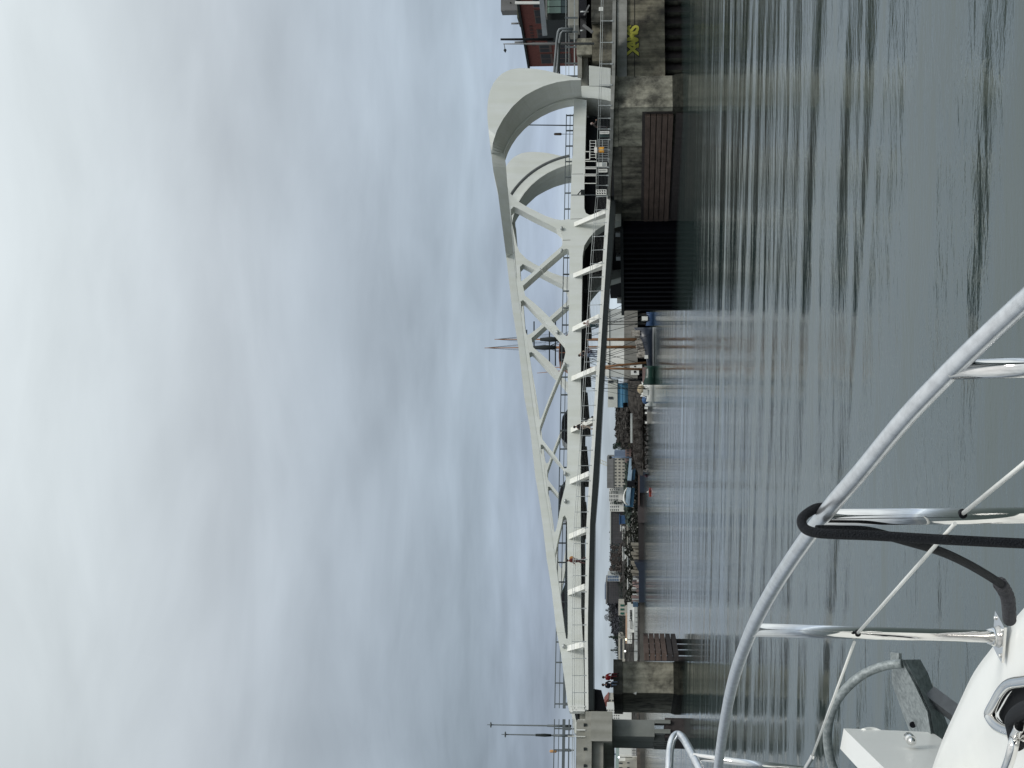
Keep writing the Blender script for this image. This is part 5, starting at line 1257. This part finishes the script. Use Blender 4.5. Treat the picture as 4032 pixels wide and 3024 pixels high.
for i in range(13):
    y = 1612 + i * 12.5; tree('bare_tree', ORD[i] + ' leafless tree from the right in the thicket above the white boat shed', 2427 + rn.uniform(-3, 8) + (8 if i == 0 else 0), y, 24, 58, 560 + rn.uniform(-20, 30), FB if i % 3 else FG, 'round', 30 + i, 170, 'leafless trees above the white boat shed')
for i in range(13):
    y = 2142 + i * 10; tree('bare_tree', ORD[i] + ' leafless tree from the right on the slope beside the glass tower', 2404 + rn.uniform(-3, 7), y, 24, 54, 640 + rn.uniform(-20, 30), FB if i % 3 else FBL, 'round', 60 + i, 170, 'leafless trees right of the glass tower')
for i in range(12):
    y = 2372 + i * 13; tree('bare_tree', ORD[i] + ' leafless tree from the right on the skyline behind the long shed', 2396 + i * 3.2 + rn.uniform(-3, 5), y, 26, 60, 680 + rn.uniform(-20, 30), mat('slate_twigs', (.045, .045, .055), 1, var=.3), 'round', 90 + i, 170, 'leafless trees behind the long white shed')
for i in range(9):
    y = 2530 + i * 10; tree('pine_tree', ORD[i] + ' small pine from the right in the left skyline row', 2420 + i * .8 + rn.uniform(-4, 4), y, 18, 34, 660, FD if i % 2 else FBL, 'cone', 120 + i, 150, 'small pines left of the long white shed')
for i in range(9):
    y = 2428 + i * 10; tree('garden_tree', ORD[i] + ' garden tree from the right behind the long white shed roof', 2436 + rn.uniform(-2, 3), y, 17, 28, 570, FD if i % 2 else FG, 'round', 140 + i, 120, 'garden trees behind the long white shed')
for i in range(8):
    y = 2296 + i * 11; tree('garden_tree', ORD[i] + ' dark tree from the right at the foot of the brown tower', 2436 + rn.uniform(-2, 3), y, 18, 34, 600, FD, 'round', 160 + i, 130, 'trees at the foot of the brown tower')
for i in range(7):
    y = 2075 + i * 10; tree('garden_tree', ORD[i] + ' dark bush from the right below the long dark block', 2450 + rn.uniform(-4, 8), y, 18, 36, 560, FD if i % 2 else FB, 'round', 180 + i, 120, 'bushes below the long dark block')
for i in range(6):
    y = 2936 + i * 22; tree('garden_tree', ORD[i] + ' tree from the right seen beneath the left approach viaduct', 2450 + rn.uniform(-4, 6), y, 20, 40, 575, FG if i % 2 else FD, 'round', 200 + i, 120, 'trees beneath the viaduct')
for i in range(8):
    y = 1630 + i * 30; tree('garden_tree', ORD[i] + ' scrub tree from the right on the brown bank', 2486 + rn.uniform(-4, 4), y, 30, 40, 398, FB, 'round', 220 + i, 150, 'scrub on the brown bank')
# ------------------------------------------------------------------ our own boat: bow deck, pulpit, anchor
yacht = thing('yacht_bow', 'white bow of the yacht we stand on, with rounded deck edge and stainless rails', 'boat', (-1.0, 3.0, 0))
ZD = CAMH - .85
edge_px = [(4500, 1790), (4300, 2010), (4160, 2170), (4031, 2319), (3960, 2404), (3894, 2493), (3816, 2603), (3758, 2726), (3693, 2875), (3642, 3024), (3600, 3170), (3570, 3320)]
edge = [onz(x, y, ZD) for x, y in edge_px]
nose = edge[-1] + Vector((-.32, .28, 0)); 
# smooth by Catmull-Rom
def smooth(pts, n=5):
    out = []
    for i in range(len(pts) - 1):
        p0, p1, p2, p3 = pts[max(0, i - 1)], pts[i], pts[i + 1], pts[min(len(pts) - 1, i + 2)]
        for j in range(n):
            t = j / n
            out.append(.5 * ((2 * p1) + (p2 - p0) * t + (2 * p0 - 5 * p1 + 4 * p2 - p3) * t * t + (3 * p1 - p0 - 3 * p2 + p3) * t ** 3))
    out.append(pts[-1]); return out
es = smooth(edge)
prof = [(.55, -3.6), (.16, -1.2), (.03, -.35), (.0, -.09), (.008, -.035), (.03, -.008), (.07, 0), (.17, .004), (.21, .0), (.25, -.012), (.45, -.005), (.9, .02), (1.6, .05), (2.6, .06)]
rows = [[] for _ in prof]
for i, p in enumerate(es):
    d = (es[min(i + 1, len(es) - 1)] - es[max(0, i - 1)]); d.z = 0; d.normalize()
    inn = Vector((-d.y, d.x, 0))
    if inn.x > 0: inn = -inn
    for r, (o_, dz) in zip(rows, prof):
        r.append(p + inn * o_ + Vector((0, 0, dz)))
mb = MB(); mb.loft(rows[:4], smooth=True); mb.loft(rows[3:], smooth=True); mb.build('hull_and_deck', GEL, yacht, fix=False)
for p_ in yacht.children[0].data.polygons: p_.use_smooth = True
# top rail
rail_px = [(4300, 340, 1.62), (4032, 640 * 1.823 - 20, 1.87)]
rp_ = [(4420, 830, 1.62), (4232, 1008, 1.75), (4032, 1187, 1.89), (3857, 1349, 1.98), (3723, 1480, 2.06), (3561, 1650, 2.16), (3393, 1853, 2.30), (3262, 2006, 2.42), (3118, 2202, 2.66), (3018, 2364, 2.90), (2949, 2505, 3.16), (2890, 2670, 3.52), (2852, 2850, 3.92), (2828, 3023, 4.3), (2812, 3190, 4.65), (2803, 3340, 4.95)]
rail = smooth([P(x, y, D) for x, y, D in rp_], 6)
mb = MB(); mb.tube(rail, .0138, 16); top_rail = mb.build('top_rail', STEELW, yacht)
def stan(a, b_, r=.0135, nm='stanchion'):
    mb = MB(); mb.tube([a, b_], r, 16); return mb.build(nm, STEEL, yacht)
def near_rail(x, y):
    return min(rail, key=lambda p: (lambda q: (q[0] - x) ** 2 + (q[1] - y) ** 2)(proj(p)))
r1 = near_rail(3745, 1465); s1 = stan(r1, P(4240, 1440, 1.95), .0142)
r2 = near_rail(3235, 2040); s2 = stan(r2, onz(4420, 2026, ZD), .0140)
b3 = onz(3948, 2507, ZD + .005); r3 = near_rail(2982, 2500); s3 = stan(r3, b3 + Vector((0, 0, .01)), .0140)
# base plate, diamond shaped flange
mb = MB(); c = b3 + Vector((0, 0, .004)); 
ring = [c + Vector((math.cos(a) * (.062 if i % 2 == 0 else .045), math.sin(a) * (.062 if i % 2 == 0 else .045), 0)) for i, a in enumerate([k_ * math.pi / 4 + .5 for k_ in range(8)])]
mb.prism(ring, (0, 0, .006)); mb.tube([c + Vector((0, 0, .006)), c + Vector((0, 0, .03))], [.026, .017], 16); mb.build('stanchion_base', STEEL, yacht)
for a in (.5, 2.07, 3.64, 5.2):
    mb = MB(); mb.ball(c + Vector((math.cos(a) * .045, math.sin(a) * .045, .008)), .006, 8, 4, (1, 1, .5)); mb.build('screw', STEEL, yacht)
# port rail loop at the far left
lp_ = smooth([P(2700, 3200, 5.2), P(2640, 3080, 5.3), P(2636, 3000, 5.35), P(2640, 2945, 5.4), P(2648, 2912, 5.42), P(2660, 2895, 5.44), P(2674, 2893, 5.44), P(2692, 2910, 5.4), P(2718, 2955, 5.3), P(2750, 3015, 5.2), P(2830, 3170, 5.0)], 5)
mb = MB(); mb.tube(lp_, .0145, 14); mb.build('port_rail_loop', STEELW, yacht)
stan(P(2728, 2978, 5.25), P(3220, 3040, 5.2), .0135, 'port_stanchion')
# lifeline
def life(a, b_, nm='lifeline'):
    mb = MB(); mb.tube([a, b_], .0034, 8); return mb.build(nm, WIREW, yacht)
q2 = P(3790, 2023, 2.30); q2b = P(3760, 2062, 2.32); q3 = P(3377, 2493, 3.2); q3b = P(3364, 2528, 3.22)
life(P(4260, 1640, 1.75), q2); life(q2b, q3); life(q3b, P(3200, 2972, 4.25))
mb = MB(); mb.tube([P(3200, 2972, 4.25), P(3196, 2985, 4.26), P(3175, 3020, 4.3), P(3140, 3100, 4.4)], [.0055, .007, .007, .005], 8); mb.build('turnbuckle', STEEL, yacht)
for q in (q2, q3): mb = MB(); mb.tube([q + Vector((-.002, -.005, 0)), q + Vector((.002, .004, 0))], .0062, 12); mb.build('wire_grommet', BLACKM, yacht)
# mooring rope
rpth = [P(3172, 2022, 2.40), P(3195, 2006, 2.36)]
loop = smooth([P(3262, 2030, 2.46), P(3240, 2000, 2.47), P(3208, 2004, 2.45), P(3170, 2028, 2.43), P(3156, 2052, 2.41), P(3170, 2082, 2.40), P(3215, 2098, 2.39), P(3300, 2104, 2.385), P(3440, 2109, 2.38), P(3700, 2124, 2.37), P(4032, 2140, 2.35), P(4400, 2155, 2.33)], 7)
mr = thing('mooring_rope', 'thick black braided mooring rope hitched over the top rail and led down to the deck', 'rope', P(4000, 2140, 2.35))
mb = MB(); mb.tube(loop, .0082, 12); mb.build('rope_fall', ROPE, mr)
tail = smooth([P(3214, 2085, 2.43), P(3300, 2086, 2.44), P(3420, 2092, 2.46), P(3560, 2128, 2.52), P(3700, 2170, 2.62), P(3800, 2215, 2.74), P(3880, 2260, 2.86), P(3942, 2300, 2.95)], 7)
mb = MB(); mb.tube(tail, [.0075 + .001 * i / len(tail) for i in range(len(tail))], 12); mb.build('rope_tail', ROPE, mr)
slv = smooth([P(3936, 2297, 2.95), P(3955, 2325, 2.98), P(3968, 2355, 3.0), P(3972, 2390, 3.04), P(3975, 2440, 3.12)], 6)
mb = MB(); mb.tube(slv, [.014 + .0008 * math.sin(i * 2.1) for i in range(len(slv))], 14); mb.build('chafe_sleeve', CANVAS, mr)
# fairlead and cleat at the frame edge
def dk_(x, y, dz=.0): return onz(x, y, ZD + dz)
fl_ = thing('bow_fairlead', 'polished stainless oval fairlead let into the white deck, rope passing through', 'fairlead', dk_(4010, 2760))
ringp = smooth([dk_(4120, 2672, .03), dk_(4032, 2684, .03), dk_(3978, 2694, .03), dk_(3945, 2724, .03), dk_(3917, 2772, .03), dk_(3898, 2812, .03), dk_(3915, 2846, .03), dk_(3942, 2868, .03), dk_(3985, 2884, .03), dk_(4060, 2905, .03), dk_(4140, 2890, .03), dk_(4200, 2800, .03), dk_(4180, 2700, .03), dk_(4120, 2672, .03)], 5)
mb = MB(); mb.tube(ringp, .0135, 14, cap=False); mb.build('rim', STEEL, fl_)
cpt_ = sum(ringp, Vector()) / len(ringp)
mb = MB(); mb.add([cpt_ + Vector((0, 0, -.018))] + [p + Vector((0, 0, -.02)) for p in ringp], [(0, i + 1, i + 2) for i in range(len(ringp) - 1)]); mb.build('throat', BLACKM, fl_, fix=False)
mb = MB(); mb.tube(smooth([dk_(4016, 2860, .05), dk_(3996, 2905, .05), dk_(3990, 2935, .06), dk_(3976, 2990, .06), dk_(3950, 3060, .05)], 5), .0115, 14)
ck = mb.build('horn_cleat', STEEL); tag(ck, 'bent stainless cleat horn beside the oval fairlead on the deck', 'cleat')
mb = MB(); mb.tube(smooth([dk_(4120, 2770, .045), dk_(4040, 2790, .05), dk_(3990, 2830, .05), dk_(3995, 2880, .045), dk_(4005, 2930, .03)], 5), .017, 10); tag(mb.build('rope_end', ROPE), 'short end of black rope coming out of the stainless fairlead', 'rope')
# bow roller platform: a long moulded cheek pointing forward
pl = thing('bow_platform', 'white moulded bow platform projecting ahead of the deck edge', 'platform', P(3480, 2960, 4.6))
zp = CAMH - .72
A1 = onz(3322, 2868, zp); A2 = onz(3308, 2948, zp)
B1 = onz(3481, 3024, zp); B1 = A1 + (B1 - A1) * 1.8
B2 = A2 + (B1 - A1) * 1.0; hh_ = .29
sl = Vector((0, -.03, -hh_))
mb = MB(); mb.prism([A1, A2, B2, B1], (0, 0, -.02)); mb.hexa([A1 + sl, A2 + sl, B2 + sl, B1 + sl, A1 + Vector((0, 0, -.02)), A2 + Vector((0, 0, -.02)), B2 + Vector((0, 0, -.02)), B1 + Vector((0, 0, -.02))])
mb.build('cheek', GEL, pl)
q = P(3582, 2908, 4.62); mb = MB(); mb.tube([q + Vector((0, -.03, 0)), q + Vector((0, .02, 0))], .016, 12); mb.ball(q + Vector((.0, -.03, 0)), .012, 8, 5); mb.build('bolt', STEEL, pl)
mb = MB(); mb.tube(smooth([P(3400, 2882, 5.0), P(3425, 2876, 5.02), P(3450, 2880, 5.02), P(3475, 2892, 5.0)], 4), .012, 10); mb.build('roller_lip', GEL, pl)
# anchor
an = thing('anchor', 'galvanised anchor with a round roll bar hanging at the bow', 'anchor', P(3600, 2700, 5.1))
hoop = smooth([P(3552, 2613, 5.05), P(3500, 2618, 5.07), P(3434, 2638, 5.1), P(3376, 2671, 5.12), P(3322, 2722, 5.15), P(3288, 2772, 5.17), P(3266, 2832, 5.2), P(3258, 2890, 5.22), P(3262, 2950, 5.23), P(3276, 3010, 5.24), P(3310, 3090, 5.24)], 6)
mb = MB(); mb.tube(hoop, .0162, 16); mb.build('roll_bar', ZINC, an)
C5 = lambda zx, zy, D: P(3300 + zx * .331, 2550 + zy * .331, D)
rid = [C5(755, 150, 5.05), C5(900, 420, 5.0), C5(1060, 760, 4.96), C5(1130, 1180, 4.95)]
lft = [C5(640, 130, 5.12), C5(640, 420, 5.2), C5(760, 760, 5.22), C5(900, 1130, 5.22)]
rgt = [C5(945, 148, 5.12), C5(1035, 310, 5.13), C5(1115, 530, 5.12), C5(1300, 1000, 5.1)]
mb = MB()
for s_ in (lft, rgt):
    mb.loft([rid, s_], smooth=False); mb.loft([[p + Vector((0, .012, -.012)) for p in rid], [p + Vector((0, .012, -.012)) for p in s_]], smooth=False); mb.loft([s_, [p + Vector((0, .012, -.012)) for p in s_]], smooth=False)
    mb.add([rid[0], s_[0], s_[0] + Vector((0, .012, -.012)), rid[0] + Vector((0, .012, -.012))], [(0, 1, 2, 3)])
mb.build('fluke', ZINC, an, fix=False)
mb = MB(); mb.bar(C5(640, 108, 5.13), C5(740, 118, 5.08), .03, .012); mb.build('fluke_tip', ZINC, an)
mb = MB(); mb.bar(C5(1080, 545, 5.06), C5(1420, 800, 5.0), .034, .05); mb.build('shank', mat('shank_grey', (.15, .16, .17), .5, .4, var=.15, scale=40), an)
mb = MB(); qh = C5(885, 915, 5.14); mb.tube([qh, qh + Vector((0, -.006, 0))], .011, 10); mb.build('fluke_hole', BLACKM, an)
